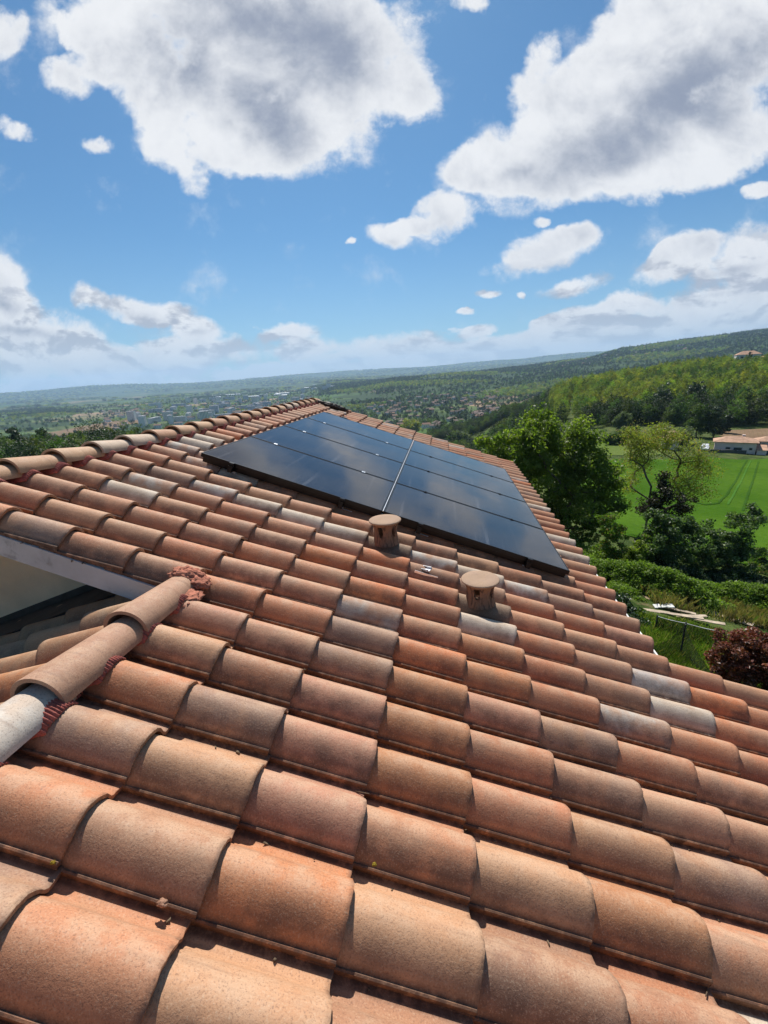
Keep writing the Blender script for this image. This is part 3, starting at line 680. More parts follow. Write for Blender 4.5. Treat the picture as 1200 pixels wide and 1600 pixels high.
# ------------------------------------------------------------------ terrain
TAB = {   # azimuth: (horizontal distance, height)
    -180: [(0, -6.5), (60, -7), (300, -12), (12000, -12)],
    -75: [(0, -6.5), (20, -9), (60, -12), (100, -14), (200, -20), (450, -70), (700, -86), (7500, -86), (8600, -40), (10500, 80), (11500, 85)],
    -48: [(0, -6.5), (20, -9), (60, -12), (100, -14.5), (170, -18), (210, -21), (300, -42), (480, -74), (700, -86), (5000, -82), (7500, -75), (8600, -30), (10500, 62), (11500, 70)],
    -40: [(0, -6.5), (20, -9), (60, -12), (100, -15), (170, -19), (210, -22), (300, -44), (480, -76), (700, -86), (5000, -82), (7500, -72), (8600, -15), (10500, 105), (11500, 110)],
    -30: [(0, -6.5), (20, -9), (60, -15), (100, -21), (170, -30), (260, -44), (480, -78), (700, -86), (4800, -82), (7000, -60), (8600, 0), (10500, 85), (11500, 90)],
    -20: [(0, -6.3), (20, -9), (60, -16), (100, -23), (170, -34), (300, -55), (480, -80), (700, -86), (3500, -84), (5000, -60), (7000, -20), (9000, 45), (10500, 110), (11500, 115)],
    -12: [(0, -6.3), (20, -9), (60, -16), (100, -24), (170, -36), (300, -58), (480, -82), (900, -86), (1700, -80), (2500, -48), (3300, -30), (5000, -35), (7000, 0), (9000, 60), (10500, 125), (11500, 120)],
    -5: [(0, -6.3), (20, -9), (60, -16), (100, -24), (170, -36), (300, -55), (480, -74), (900, -84), (1500, -74), (2000, -38), (2500, -12), (2900, -10), (4000, -50), (7000, 0), (9000, 70), (10500, 140), (11500, 130)],
    3: [(0, -6.3), (20, -9), (60, -17), (100, -26), (170, -38), (300, -51), (420, -54), (560, -66), (900, -80), (1400, -72), (1900, -36), (2500, 6), (2900, 10), (4000, -40), (7000, 10), (9000, 80), (10500, 160), (11500, 150)],
    9: [(0, -6.3), (20, -8.6), (60, -16), (100, -22), (170, -30), (240, -34), (330, -38), (420, -38), (560, -58), (900, -74), (1400, -66), (1900, -40), (2400, -2), (2900, 25), (4000, -20), (7000, 20), (9000, 100), (10500, 185), (11500, 170)],
    15.7: [(0, -6.3), (8, -7.2), (20, -8.6), (60, -15.5), (100, -18.5), (170, -23), (220, -23), (300, -20), (400, -18), (500, -28), (800, -58), (1200, -62), (1800, -30), (2300, 10), (2900, 38), (4000, 0), (7000, 40), (9000, 140), (10500, 230), (11500, 200)],
    21: [(0, -6.3), (8, -7.2), (20, -8.8), (60, -16), (100, -19), (170, -22), (220, -22), (300, -17), (400, -13), (500, -20), (800, -48), (1200, -50), (1800, -20), (2300, 40), (2900, 84), (3300, 88), (7000, 40), (10500, 200), (11500, 200)],
    27: [(0, -6.3), (8, -7.0), (20, -9), (60, -16.8), (100, -20), (140, -21.5), (185, -22), (240, -19), (320, -14), (430, -9), (520, -12), (800, -40), (1200, -42), (1800, -10), (2400, 50), (3200, 104), (3700, 106), (10500, 200), (11500, 200)],
    33: [(0, -6.3), (8, -7.0), (20, -9.3), (60, -17), (100, -21), (135, -22.1), (185, -22), (240, -18), (320, -12), (430, -7.5), (520, -8), (800, -30), (1200, -35), (1800, 0), (2400, 60), (3400, 128), (4000, 130), (10500, 200), (11500, 200)],
    45: [(0, -6.3), (8, -7.0), (20, -9.8), (60, -17.5), (100, -21.5), (135, -22.1), (185, -22), (240, -18), (320, -10), (430, -5), (520, -5), (800, -20), (1200, -25), (1800, 0), (2400, 60), (3400, 130), (11500, 200)],
    75: [(0, -6.3), (20, -9), (60, -15), (200, -22), (400, -20), (12000, 0)], 180: [(0, -6.5), (60, -7), (300, -12), (12000, -12)]}
AZ = sorted(TAB); RS = np.unique(np.concatenate([np.linspace(0, 30, 40), np.geomspace(30, 11800, 190)]))
GRID = np.array([np.interp(RS, [p[0] for p in TAB[a]], [p[1] for p in TAB[a]]) for a in AZ])
kern = np.array([1, 2, 3, 2, 1.]) / 9
GRID = np.array([np.convolve(np.pad(g, 2, 'edge'), kern, 'valid') for g in GRID])
def hills(X, Y):
    D = np.hypot(X, Y); amp = np.clip((D - 600) / 2500, 0, 1)
    n = np.zeros_like(D)
    for k, (f_, a_) in enumerate(((.0011, 26), (.0027, 12), (.006, 5))):
        n += a_ * np.sin(X * f_ + 1.7 * k + 1.3 * np.sin(Y * f_ * .7 + k)) * np.cos(Y * f_ * .9 + 2.1 * k + np.sin(X * f_ * .6))
    return n * amp * np.clip((GRIDZ(X, Y) + 80) / 60, .04, .8)
def GRIDZ(X, Y):
    x, y = X - CW[0], Y - CW[1]
    az = np.degrees(np.arctan2(x, y)); d = np.hypot(x, y)
    i = np.clip(np.searchsorted(AZ, az) - 1, 0, len(AZ) - 2); A_ = np.array(AZ, float)
    t = (az - A_[i]) / (A_[i + 1] - A_[i]); t = t * t * (3 - 2 * t)
    ri = np.clip(np.searchsorted(RS, d) - 1, 0, len(RS) - 2); rt = np.clip((d - RS[ri]) / (RS[ri + 1] - RS[ri]), 0, 1)
    a0 = GRID[i, ri] * (1 - rt) + GRID[i, ri + 1] * rt; a1 = GRID[i + 1, ri] * (1 - rt) + GRID[i + 1, ri + 1] * rt
    return a0 * (1 - t) + a1 * t
def HZ(X, Y):
    X = np.asarray(X, float); Y = np.asarray(Y, float)
    x, y = X - CW[0], Y - CW[1]
    z = GRIDZ(X, Y) + hills(x, y)
    d = np.hypot(x, y)
    z += np.clip((d - 6) / 20, 0, 1) * np.clip((300 - d) / 200, 0, 1) * (.18 * np.sin(X * .35 + np.sin(Y * .21)) * np.cos(Y * .3))
    return z
def hz(x, y): return float(HZ(np.array([x]), np.array([y]))[0])
def pol(az, d): a = np.radians(az); return CW[0] + d * np.sin(a), CW[1] + d * np.cos(a)
def ground_hit(u, v):
    d = CM @ np.array([(u - 600) / FPX, (v - 800) / FPX, 1.0]); ts = np.geomspace(4, 9000, 4000)
    P = CW + ts[:, None] * d; under = P[:, 2] < HZ(P[:, 0], P[:, 1])
    k = int(np.argmax(under)) if under.any() else -1
    return P[k]
# ground sheet: polar grid, finer in front
azs = np.concatenate([np.arange(-180, -62, 6), np.arange(-62, 52, .5), np.arange(54, 180, 6)])
rad = np.unique(np.concatenate([np.linspace(1.5, 30, 36), np.geomspace(30, 11700, 230)]))
AA, RR = np.meshgrid(np.radians(azs), rad, indexing='ij'); GX = CW[0] + RR * np.sin(AA); GY = CW[1] + RR * np.cos(AA); GZZ = HZ(GX, GY)
V = np.stack([GX, GY, GZZ], -1).reshape(-1, 3); na, nr = len(azs), len(rad)
ia, ir = np.meshgrid(np.arange(na), np.arange(nr - 1), indexing='ij'); ia2 = (ia + 1) % na
Q = np.stack([ia * nr + ir, ia2 * nr + ir, ia2 * nr + ir + 1, ia * nr + ir + 1], -1).reshape(-1, 4)[:, ::-1]
V = np.concatenate([V, [[CW[0], CW[1], hz(CW[0], CW[1])]]]); Tn = np.array([(len(V) - 1, k * nr, ((k + 1) % na) * nr) for k in range(na)])[:, ::-1]
def ground_mat():
    m = bpy.data.materials.new('ground'); m.use_nodes = True; t = NT(m.node_tree); t.n.clear()
    pos = t.new('ShaderNodeNewGeometry').outputs['Position']
    d = t.vmath('LENGTH', pos)
    near = t.mix(t.ramp(t.noise(pos, .35, 6, .65), .35, .62), (.035, .065, .012, 1), (.10, .13, .035, 1))
    near = t.mix(t.math('MULTIPLY', t.ramp(t.noise(pos, .9, 6, .7), .55, .68), .6), near, (.22, .16, .09, 1))
    near = t.mix(t.ramp(t.noise(pos, 9.0, 4, .7), .42, .62), near, t.mix(1.0, near, (.55, .6, .5, 1), 'MULTIPLY'))
    vo = t.new('ShaderNodeTexVoronoi', {'Vector': t.vmath('MULTIPLY', pos, (1, 1.6, 0)), 'Scale': .0034}, feature='F1')
    hue = t.new('ShaderNodeSeparateColor', {0: vo.outputs['Color']})
    f1 = t.mix(hue.outputs[0], (.045, .11, .018, 1), (.12, .15, .05, 1)); f1 = t.mix(t.ramp(hue.outputs[1], .78, .80), f1, (.30, .21, .13, 1))
    f1 = t.mix(t.ramp(hue.outputs[2], .55, .56), f1, (.028, .052, .014, 1))
    f1 = t.mix(t.ramp(t.noise(pos, .02, 6, .7), .45, .6), f1, (.03, .055, .015, 1))
    wood = t.mix(t.ramp(t.noise(pos, .03, 8, .75), .4, .6), (.018, .036, .009, 1), (.05, .085, .02, 1))
    z = t.new('ShaderNodeSeparateXYZ', {0: pos}).outputs[2]
    far = t.mix(t.math('MULTIPLY', t.ramp(z, -74, -50), t.ramp(t.noise(pos, .0012, 4, .6), .30, .42)), f1, wood)
    c = t.mix(t.ramp(d, 330, 640), near, far)
    p = t.new('ShaderNodeBsdfPrincipled', {'Base Color': c, 'Roughness': .95, 'Specular IOR Level': .1})
    t.put(p.inputs['Normal'], t.new('ShaderNodeBump', {'Height': t.noise(pos, 3.0, 6, .7), 'Strength': .6, 'Distance': .15}).outputs[0])
    t.new('ShaderNodeOutputMaterial', {0: p.outputs[0]})
    return m
g = obj_np('ground', V=V, Q=Q, T=Tn, mats=[ground_mat()], smooth=True); tag(g, kind='structure')
def patch(name, poly, m, lift, step=3.0):
    """field lying on the ground inside a polygon of (x, y)"""
    P = np.array(poly); x0, y0 = P.min(0); x1, y1 = P.max(0); nx = int((x1 - x0) / step) + 2; ny = int((y1 - y0) / step) + 2
    xs = np.linspace(x0, x1, nx); ys = np.linspace(y0, y1, ny); X, Y = np.meshgrid(xs, ys, indexing='ij')
    ins = np.zeros(X.shape, bool); j = len(P) - 1
    for i in range(len(P)):
        xi, yi = P[i]; xj, yj = P[j]
        ins ^= ((yi > Y) != (yj > Y)) & (X < (xj - xi) * (Y - yi) / (yj - yi + 1e-12) + xi); j = i
    V_ = np.stack([X, Y, HZ(X, Y) + lift], -1).reshape(-1, 3); Qs = []
    c = ins[:-1, :-1] & ins[1:, :-1] & ins[1:, 1:] & ins[:-1, 1:]
    ii, jj = np.nonzero(c); Qs = np.stack([ii * ny + jj, (ii + 1) * ny + jj, (ii + 1) * ny + jj + 1, ii * ny + jj + 1], -1)
    o = obj_np(name, V=V_, Q=Qs, mats=[m], smooth=True); tag(o, kind='structure'); return o
def field_mat(name, c1, c2, rows=None, c3=None):
    m = bpy.data.materials.new(name); m.use_nodes = True; t = NT(m.node_tree); t.n.clear()
    pos = t.new('ShaderNodeNewGeometry').outputs['Position']
    c = t.mix(t.ramp(t.noise(pos, .06, 5, .6), .35, .65), (*c1, 1), (*c2, 1))
    c = t.mix(t.math('MULTIPLY', t.ramp(t.noise(pos, 1.1, 5, .7), .40, .60), .45), c, t.mix(1.0, c, (.62, .70, .5, 1), 'MULTIPLY'))
    if rows:
        rot = t.new('ShaderNodeMapping', {0: pos}); rot.inputs[2].default_value = (0, 0, rows)
        sx = t.new('ShaderNodeSeparateXYZ', {0: rot.outputs[0]}).outputs[0]
        l1 = t.ramp(t.math('PINGPONG', t.math('ADD', sx, 400.0), .5), .32, .48)
        c = t.mix(t.math('MULTIPLY', l1, .25), c, t.mix(1.0, c, (.6, .7, .6, 1), 'MULTIPLY'))
    p = t.new('ShaderNodeBsdfPrincipled', {'Base Color': c, 'Roughness': 1.0, 'Specular IOR Level': .03})
    t.put(p.inputs['Normal'], t.new('ShaderNodeBump', {'Height': t.noise(pos, 5.0, 5, .7), 'Strength': .5, 'Distance': .12}).outputs[0])
    t.new('ShaderNodeOutputMaterial', {0: p.outputs[0]})
    return m
M_CROP = field_mat('young_wheat', (.046, .112, .007), (.072, .145, .012), rows=RD(-24))
fp = [pol(19.5, 34), pol(16.5, 52), pol(15.2, 68), pol(19, 104), pol(24, 112), pol(29, 124), pol(34, 131), pol(42, 140), pol(46, 90), pol(44, 36)]
patch('crop_field', fp, M_CROP, .10, 1.6)
M_MEAD = field_mat('meadow_grass', (.10, .15, .03), (.14, .17, .05))
patch('meadow', [pol(17.2, 99), pol(15, 108), pol(14.5, 150), pol(20, 160), pol(25, 150), pol(27, 124), pol(24, 115), pol(20, 108)], M_MEAD, .06, 1.5)
M_PLOW = field_mat('ploughed_earth', (.20, .13, .085), (.25, .17, .11), rows=RD(30))
patch('ploughed_field', [pol(30.3, 140), pol(29.6, 178), pol(34, 186), pol(42, 184), pol(42, 142)], M_PLOW, .08, 2)
patch('ploughed_field', [pol(-45.5, 1150), pol(-46, 1300), pol(-41, 1500), pol(-37, 1600), pol(-36, 1420), pol(-40, 1200)], M_PLOW, .8, 14)
M_LAWN = field_mat('clearing_grass', (.05, .10, .02), (.09, .14, .03))
patch('clearing', [pol(4, 300), pol(3.2, 345), pol(6, 372), pol(10, 350), pol(13.5, 290), pol(14, 262), pol(9, 262)], M_LAWN, .3, 4)
M_SOIL = field_mat('bare_soil', (.24, .18, .12), (.33, .26, .17))
patch('bare_ground', [tuple(ground_hit(*q)[:2]) for q in ((1000, 938), (1075, 952), (1200, 985), (1300, 1020), (1300, 985), (1200, 960), (1100, 930), (1010, 920))], M_SOIL, .03, .4)
# wheel tracks pressed into the crop
def track(pts, w_, m, name='wheel_track'):
    P = [ground_hit(*q) for q in pts]; L_ = []
    for a, c_ in zip(P[:-1], P[1:]):
        for t in np.linspace(0, 1, 12, endpoint=False): L_.append(a + (c_ - a) * t)
    L_.append(P[-1]); L_ = np.array(L_); tg = np.gradient(L_[:, :2], axis=0); tg /= np.linalg.norm(tg, axis=1)[:, None] + 1e-9
    nrm = np.stack([-tg[:, 1], tg[:, 0]], -1); ww = w_ / 2 * (1 + .25 * np.sin(np.arange(len(L_)) * 1.7))[:, None]
    A_ = L_[:, :2] + nrm * ww; B_ = L_[:, :2] - nrm * ww
    V_ = np.concatenate([np.column_stack([A_, HZ(A_[:, 0], A_[:, 1]) + .16]), np.column_stack([B_, HZ(B_[:, 0], B_[:, 1]) + .16])]); n = len(L_)
    o = obj_np(name, V=V_, Q=[(k, k + 1, n + k + 1, n + k) for k in range(n - 1)], mats=[m]); tag(o, kind='structure')
M_TRK = field_mat('pressed_crop', (.032, .085, .010), (.045, .105, .012)); M_TRKL = field_mat('pressed_crop_light', (.055, .15, .02), (.075, .17, .025))
track([(1167, 720), (1158, 735), (1148, 755), (1135, 775), (1122, 788)], .28, M_TRK)
track([(1173, 721), (1165, 737), (1157, 755), (1147, 772), (1137, 790)], .26, M_TRKL)
track([(1122, 788), (1100, 790), (1075, 783)], .4, M_TRK)
track([(1185, 722), (1178, 745), (1168, 775), (1160, 800)], .30, M_TRK)
M_PATH = field_mat('dirt_path', (.26, .21, .15), (.32, .27, .19))
track([(868, 668), (876, 655), (884, 645), (880, 638)], 3.0, M_PATH, 'path')

# ------------------------------------------------------------------ vegetation
def leaf_mat(name, c1, c2, rough=.6, trans=.35, c3=None, inst=False, spec=.3):
    m = bpy.data.materials.new(name); m.use_nodes = True; t = NT(m.node_tree); t.n.clear()
    a = t.new('ShaderNodeSeparateColor', {0: t.new('ShaderNodeVertexColor', layer_name='lv').outputs[0]})
    c = t.mix(a.outputs[0], (*c1, 1), (*c2, 1))
    if c3: c = t.mix(t.ramp(a.outputs[1], .80, .92), c, (*c3, 1))
    if inst:
        r = t.new('ShaderNodeObjectInfo').outputs['Random']
        w = t.new('ShaderNodeTexWhiteNoise', {1: r}, noise_dimensions='1D').outputs[1]
        ws = t.new('ShaderNodeSeparateColor', {0: w})
        k = t.ramp(ws.outputs[0], 0, 1, .62, 1.45, False)
        c = t.mix(1.0, c, t.new('ShaderNodeCombineColor', {0: t.math('MULTIPLY', k, t.ramp(ws.outputs[1], 0, 1, .75, 1.35, False)), 1: k, 2: k}).outputs[0], 'MULTIPLY')
    p = t.new('ShaderNodeBsdfPrincipled', {'Base Color': c, 'Roughness': rough, 'Specular IOR Level': spec})
    tr = t.new('ShaderNodeBsdfTranslucent', {0: t.mix(1.0, c, (1.5, 1.7, .6, 1), 'MULTIPLY')})
    mx = t.new('ShaderNodeMixShader', {0: trans, 1: p.outputs[0], 2: tr.outputs[0]})
    t.new('ShaderNodeOutputMaterial', {0: mx.outputs[0]})
    return m
M_BARK = mat('bark', (.11, .085, .06), .95, var=.35, vscale=6, bump=.9, bscale=30)
def leaf_arrays(cent, per, spread, size, r, flat=.75, clv=None):
    """rhombic leaves round clump centres; returns V, Q, colour attribute"""
    k = len(cent); n = k * per; ci = np.repeat(np.arange(k), per)
    off = r.normal(0, 1, (n, 3)); off /= np.linalg.norm(off, axis=1)[:, None] + 1e-9
    sp = np.broadcast_to(np.asarray(spread, float), (k,))[ci]
    off *= (sp * r.random(n) ** .45)[:, None]; off[:, 2] *= flat
    c = np.asarray(cent)[ci] + off
    nrm = r.normal(0, 1, (n, 3)) * .75 + off / (sp[:, None] + 1e-6) * .7 + np.array([0, 0, .55]); nrm /= np.linalg.norm(nrm, axis=1)[:, None]
    ax = np.cross(nrm, r.normal(0, 1, (n, 3))); ax /= np.linalg.norm(ax, axis=1)[:, None] + 1e-9; bx = np.cross(nrm, ax)
    s = size * r.uniform(.6, 1.35, n)[:, None]
    V = np.stack([c - ax * s * .5, c + bx * s * .28 + nrm * s * .07, c + ax * s * .5 - nrm * s * .06, c - bx * s * .28 + nrm * s * .07], 1).reshape(-1, 3)
    Q = np.arange(n * 4).reshape(-1, 4)
    cv = (r.random(k) if clv is None else clv)[ci] * .65 + r.random(n) * .35
    lv = np.repeat(np.stack([cv, r.random(n), r.random(n)], 1), 4, 0)
    return V, Q, lv
def shell_pts(lobes, r):
    P = []; E_ = []
    for (cx, cy, cz, rx, ry, rz, n) in lobes:
        d = r.normal(0, 1, (n, 3)); d /= np.linalg.norm(d, axis=1)[:, None]
        rad_ = r.uniform(.0, 1, n) ** .38 * r.uniform(.82, 1.1, n)
        P.append(np.array([cx, cy, cz]) + d * rad_[:, None] * np.array([rx, ry, rz]))
    return np.concatenate(P)
def wood(name, pts, base, fork, r0, mt, parent, r, rmin=.012, seg=.7, lean=(0, 0)):
    """trunk and limbs reaching every clump centre"""
    N_ = [np.array(base, float)]; par = [-1]; steps = 5
    for k in range(1, steps + 1):
        t = k / steps; N_.append(np.array([base[0] + lean[0] * t + r.normal(0, .03), base[1] + lean[1] * t + r.normal(0, .03), base[2] + (fork - base[2]) * t])); par.append(len(N_) - 2)
    order = np.argsort(np.linalg.norm(pts - N_[-1], axis=1)); ends = []
    for q in order:
        p = pts[q]; A_ = np.array(N_); d = np.linalg.norm(A_ - p, axis=1) + np.maximum(0, A_[:, 2] - p[2] + .1) * 1.5 + np.linalg.norm(A_ - N_[steps], axis=1) * .15
        d[:steps - 1] += 3
        k = int(np.argmin(d)); a = A_[k]; L_ = np.linalg.norm(p - a); m_ = max(1, int(L_ / seg)); prev = k
        for s_ in range(1, m_ + 1):
            t = s_ / m_; w = a + (p - a) * t; w = w + r.normal(0, .05 * seg, 3) * (t < 1); w[2] -= .10 * L_ * t * (1 - t)
            N_.append(w); par.append(prev); prev = len(N_) - 1
        ends.append(prev)
    cnt = np.zeros(len(N_))
    for e in ends: cnt[e] += 1
    for k in range(len(N_) - 1, 0, -1): cnt[par[k]] += cnt[k]
    rad_ = np.maximum(rmin, r0 * (cnt / cnt[0]) ** .5); rad_[:steps] = r0 * np.linspace(1.25, 1, steps)
    mb = MB()
    for k in range(1, len(N_)): mb.tube(N_[par[k]], N_[k], min(rad_[par[k]], rad_[k] * 1.6), rad_[k], 7 if rad_[k] > .04 else 4, 0, False)
    return mb.build(name, mt, parent)
def tree(label, cat, base, lobes, r0, fork, lm, size, per, spread, seedn, group=None, nm='tree', lean=(0, 0), rmin=.012, seg=.7, sink=.3, extra=None, flat=.75):
    """lobes are relative to the foot of the trunk"""
    r = np.random.default_rng(seedn); root = empty(nm, tuple(base)); tag(root, label, cat, group)
    pts = shell_pts(lobes, r)
    if extra is not None: pts = np.concatenate([pts, extra])
    wood('trunk', pts, (0, 0, -sink), fork, r0, M_BARK, root, r, rmin, seg, lean)
    V, Q, lv = leaf_arrays(pts, per, spread * r.uniform(.6, 1.3, len(pts)), size, r, flat)
    obj_np('crown', root, V=V, Q=Q, mats=[lm], cols={'lv': lv}); return root
L_ASH = leaf_mat('ash_leaves', (.062, .112, .018), (.20, .255, .045), .5, .52)
L_DARK = leaf_mat('dark_leaves', (.014, .034, .009), (.035, .072, .016), .45, .25, spec=.5)
L_LAUREL = leaf_mat('laurel_leaves', (.026, .055, .018), (.10, .165, .048), .48, .4, c3=(.18, .24, .10), spec=.35)
L_YEL = leaf_mat('spring_leaves', (.16, .20, .03), (.27, .29, .06), .55, .45, c3=(.30, .20, .07))
L_BR = leaf_mat('bramble_leaves', (.085, .15, .018), (.22, .31, .055), .55, .45)
L_LIME = leaf_mat('shrub_leaves', (.05, .115, .015), (.15, .24, .035), .5, .42, c3=(.24, .17, .05))
L_RED = leaf_mat('red_leaves', (.055, .030, .018), (.20, .045, .025), .4, .3, c3=(.30, .12, .08), spec=.4)
L_IVY = leaf_mat('ivy_leaves', (.018, .022, .008), (.050, .045, .015), .5, .2)
L_GRASS = leaf_mat('grass_blades', (.06, .12, .015), (.14, .20, .04), .6, .4, c3=(.30, .26, .12))

def px2m(D): return D / FPX
def foot(u, v, D):
    p = at(u, v, D); return np.array([p[0], p[1], hz(p[0], p[1])])
def lob(base, D, lst):
    """lobes measured off the photograph at distance D: (u, v, half width, half height, clumps, depth offset)"""
    out = []
    for (u, v, a, b_, n, *dd) in lst:
        dd = dd[0] if dd else 0; p = at(u, v, D + dd) - base; k = px2m(D + dd); out.append((p[0], p[1], p[2], a * k, a * k * .95, b_ * k, n))
    return out
# the broad tree beyond the eave
B0 = foot(860, 860, 27)
tree('large broad bright green tree with many stems just beyond the gutter', 'tree', B0,
     lob(B0, 27, [(842, 672, 32, 44, 34), (812, 715, 42, 44, 40, -.6), (770, 712, 30, 34, 24), (868, 725, 44, 60, 46, .5), (908, 702, 34, 42, 34), (926, 748, 38, 44, 34, -.8), (840, 772, 60, 46, 46, .3), (900, 800, 46, 34, 26, -.4), (945, 735, 18, 20, 9), (756, 735, 20, 22, 10), (790, 762, 40, 40, 26), (822, 690, 24, 26, 14, -1), (955, 785, 22, 16, 8, -.6)]),
     .24, 2.2, L_ASH, .20, 130, .62, 21, nm='broad_tree', seg=.8)
# sparse tree in front of the field, two ivy stems
B1 = foot(1034, 830, 34)
tree('sparse yellow-green tree with dark ivy on its trunk, in front of the field', 'tree', B1,
     lob(B1, 34, [(1040, 690, 34, 16, 26), (1010, 700, 26, 16, 16, -1), (1075, 712, 26, 18, 18), (1095, 735, 20, 22, 13), (1000, 735, 18, 22, 9, .5), (1060, 755, 28, 26, 14), (1080, 765, 30, 22, 12, -1), (985, 760, 16, 14, 5), (1030, 675, 26, 8, 12)]),
     .125, 2.6, L_YEL, .13, 120, .95, 22, nm='sparse_tree', rmin=.014, seg=.6)
B1b = foot(1008, 830, 33)
tree('thin dark-stemmed sapling left of the sparse yellow-green tree', 'tree', B1b, lob(B1b, 33, [(1000, 690, 22, 18, 14), (1012, 720, 14, 16, 6), (990, 715, 14, 16, 6), (985, 680, 14, 10, 5)]), .07, 4.2, L_YEL, .13, 100, .8, 23, nm='sapling', rmin=.012)
B2 = foot(1035, 825, 31)
tree('dark brownish ivy thicket round the foot of the sparse tree', 'shrub', B2, lob(B2, 31, [(1012, 790, 16, 17, 14), (1036, 778, 14, 26, 18), (1062, 790, 18, 18, 14), (1037, 752, 4, 16, 6)]), .1, .4, L_IVY, .16, 110, .5, 24, nm='ivy_thicket')
# laurels
for k, (u, v, D, ls, lab) in enumerate([
        (1035, 895, 23, [(1030, 838, 34, 34, 40), (1010, 870, 28, 30, 24), (1045, 868, 34, 34, 30), (1025, 812, 18, 14, 10)], 'dark glossy laurel below the sparse tree, left of its neighbours'),
        (1090, 900, 22.5, [(1085, 850, 36, 42, 44), (1105, 875, 34, 34, 30), (1070, 822, 20, 18, 12)], 'dark glossy laurel in the middle of the laurel row'),
        (1150, 905, 22, [(1140, 850, 34, 40, 40), (1165, 875, 34, 36, 30), (1160, 818, 26, 16, 14), (1178, 806, 14, 16, 8)], 'dark glossy laurel rising at the right end of the laurel row'),
        (1222, 900, 21, [(1215, 880, 38, 40, 38), (1195, 905, 26, 26, 20)], 'greener bush cut off by the right edge of the picture')]):
    b_ = ground_hit(u, v); D = float((b_ - CW) @ CM[:, 2]); tree(lab, 'shrub', b_, lob(b_, D, ls), .06, .3, L_LAUREL if k < 3 else L_LIME, .15, 120, .36, 30 + k, 'bushes along the lower edge of the field', nm='laurel' if k < 3 else 'shrub', seg=.4)
for k, (u, v, D, ls, lab, lm) in enumerate([
        (955, 895, 17.5, [(952, 815, 16, 24, 16), (958, 850, 20, 34, 26), (945, 850, 16, 30, 16), (962, 880, 18, 22, 12)], 'upright narrow leafy shrub standing close to the gutter', L_LIME),
        (1013, 893, 16.5, [(1012, 850, 14, 14, 14), (1014, 868, 16, 16, 14)], 'small young shrub with orange tips in front of the laurels', L_LIME),
        (895, 860, 19, [(888, 812, 26, 20, 22), (908, 835, 26, 26, 24), (925, 812, 20, 18, 14), (925, 858, 22, 28, 18)], 'bright leafy bush filling the gap under the broad tree', L_LIME),
        (990, 900, 19, [(985, 872, 22, 26, 22), (1000, 858, 12, 14, 8)], 'mid green bush between the upright shrub and the laurels', L_ASH),
        (968, 965, 13.5, [(966, 945, 22, 20, 24), (985, 958, 14, 12, 10)], 'low dark bush against the gutter, above the rough grass', L_DARK),
        (985, 985, 13, [(990, 975, 18, 10, 12), (975, 968, 12, 10, 8)], 'small dark weed clump beside the gutter', L_DARK)]):
    b_ = ground_hit(u, v); D = float((b_ - CW) @ CM[:, 2]); tree(lab, 'shrub', b_, lob(b_, D, ls + [(u, v - 8, 12, 8, 10)]), .03, .1, lm, .11, 110, .24, 50 + k, 'bushes beside the house', nm='shrub', seg=.35)
B5 = foot(1172, 1070, 10.6)
tree('dark red-leaved photinia bush at the right edge of the picture', 'shrub', B5, lob(B5, 10.6, [(1160, 1020, 44, 34, 60), (1195, 1020, 44, 40, 60), (1140, 1045, 34, 30, 34), (1180, 1055, 50, 34, 50), (1225, 1040, 44, 44, 40)]), .04, .2, L_RED, .075, 110, .16, 60, nm='red_bush', seg=.25)
# bramble band and rough grass: ground cover nobody could count
def cover(name, polyline, width, height, n, lm, size, seedn, per=60, spread=.2):
    r = np.random.default_rng(seedn); P = np.array([ground_hit(*q)[:2] for q in polyline]); seg = np.linalg.norm(np.diff(P, axis=0), axis=1); cs = np.concatenate([[0], np.cumsum(seg)])
    t = r.random(n) * cs[-1]; x = np.interp(t, cs, P[:, 0]); y = np.interp(t, cs, P[:, 1]); a = r.normal(0, .42, n).clip(-1, 1)
    i = np.clip(np.searchsorted(cs, t) - 1, 0, len(seg) - 1); d = (P[i + 1] - P[i]) / seg[i][:, None]; x += -d[:, 1] * a * width; y += d[:, 0] * a * width
    hgt = height * (1 - np.abs(a) ** 2) * (.55 + .45 * np.sin(x * 1.3 + 2 * np.sin(y)) * np.sin(y * 1.1)) * r.uniform(.5, 1.15, n)
    c = np.stack([x, y, HZ(x, y) + hgt], -1)
    V, Q, lv = leaf_arrays(c, per, spread, size, r); o = obj_np(name, V=V, Q=Q, mats=[lm], cols={'lv': lv}); tag(o, kind='stuff'); return o
cover('brambles', [(915, 890), (955, 905), (1000, 918), (1050, 928), (1110, 940), (1160, 950), (1230, 968), (1320, 990)], 2.0, 1.25, 3000, L_BR, .10, 70, 60, .24)
cover('undergrowth', [(990, 890), (1050, 900), (1120, 912), (1200, 922), (1300, 940)], 1.6, .9, 900, L_DARK, .12, 71, 60, .26)
cover('undergrowth', [(860, 860), (900, 868), (935, 880), (960, 900)], 1.6, 1.0, 500, L_BR, .11, 72, 60, .25)
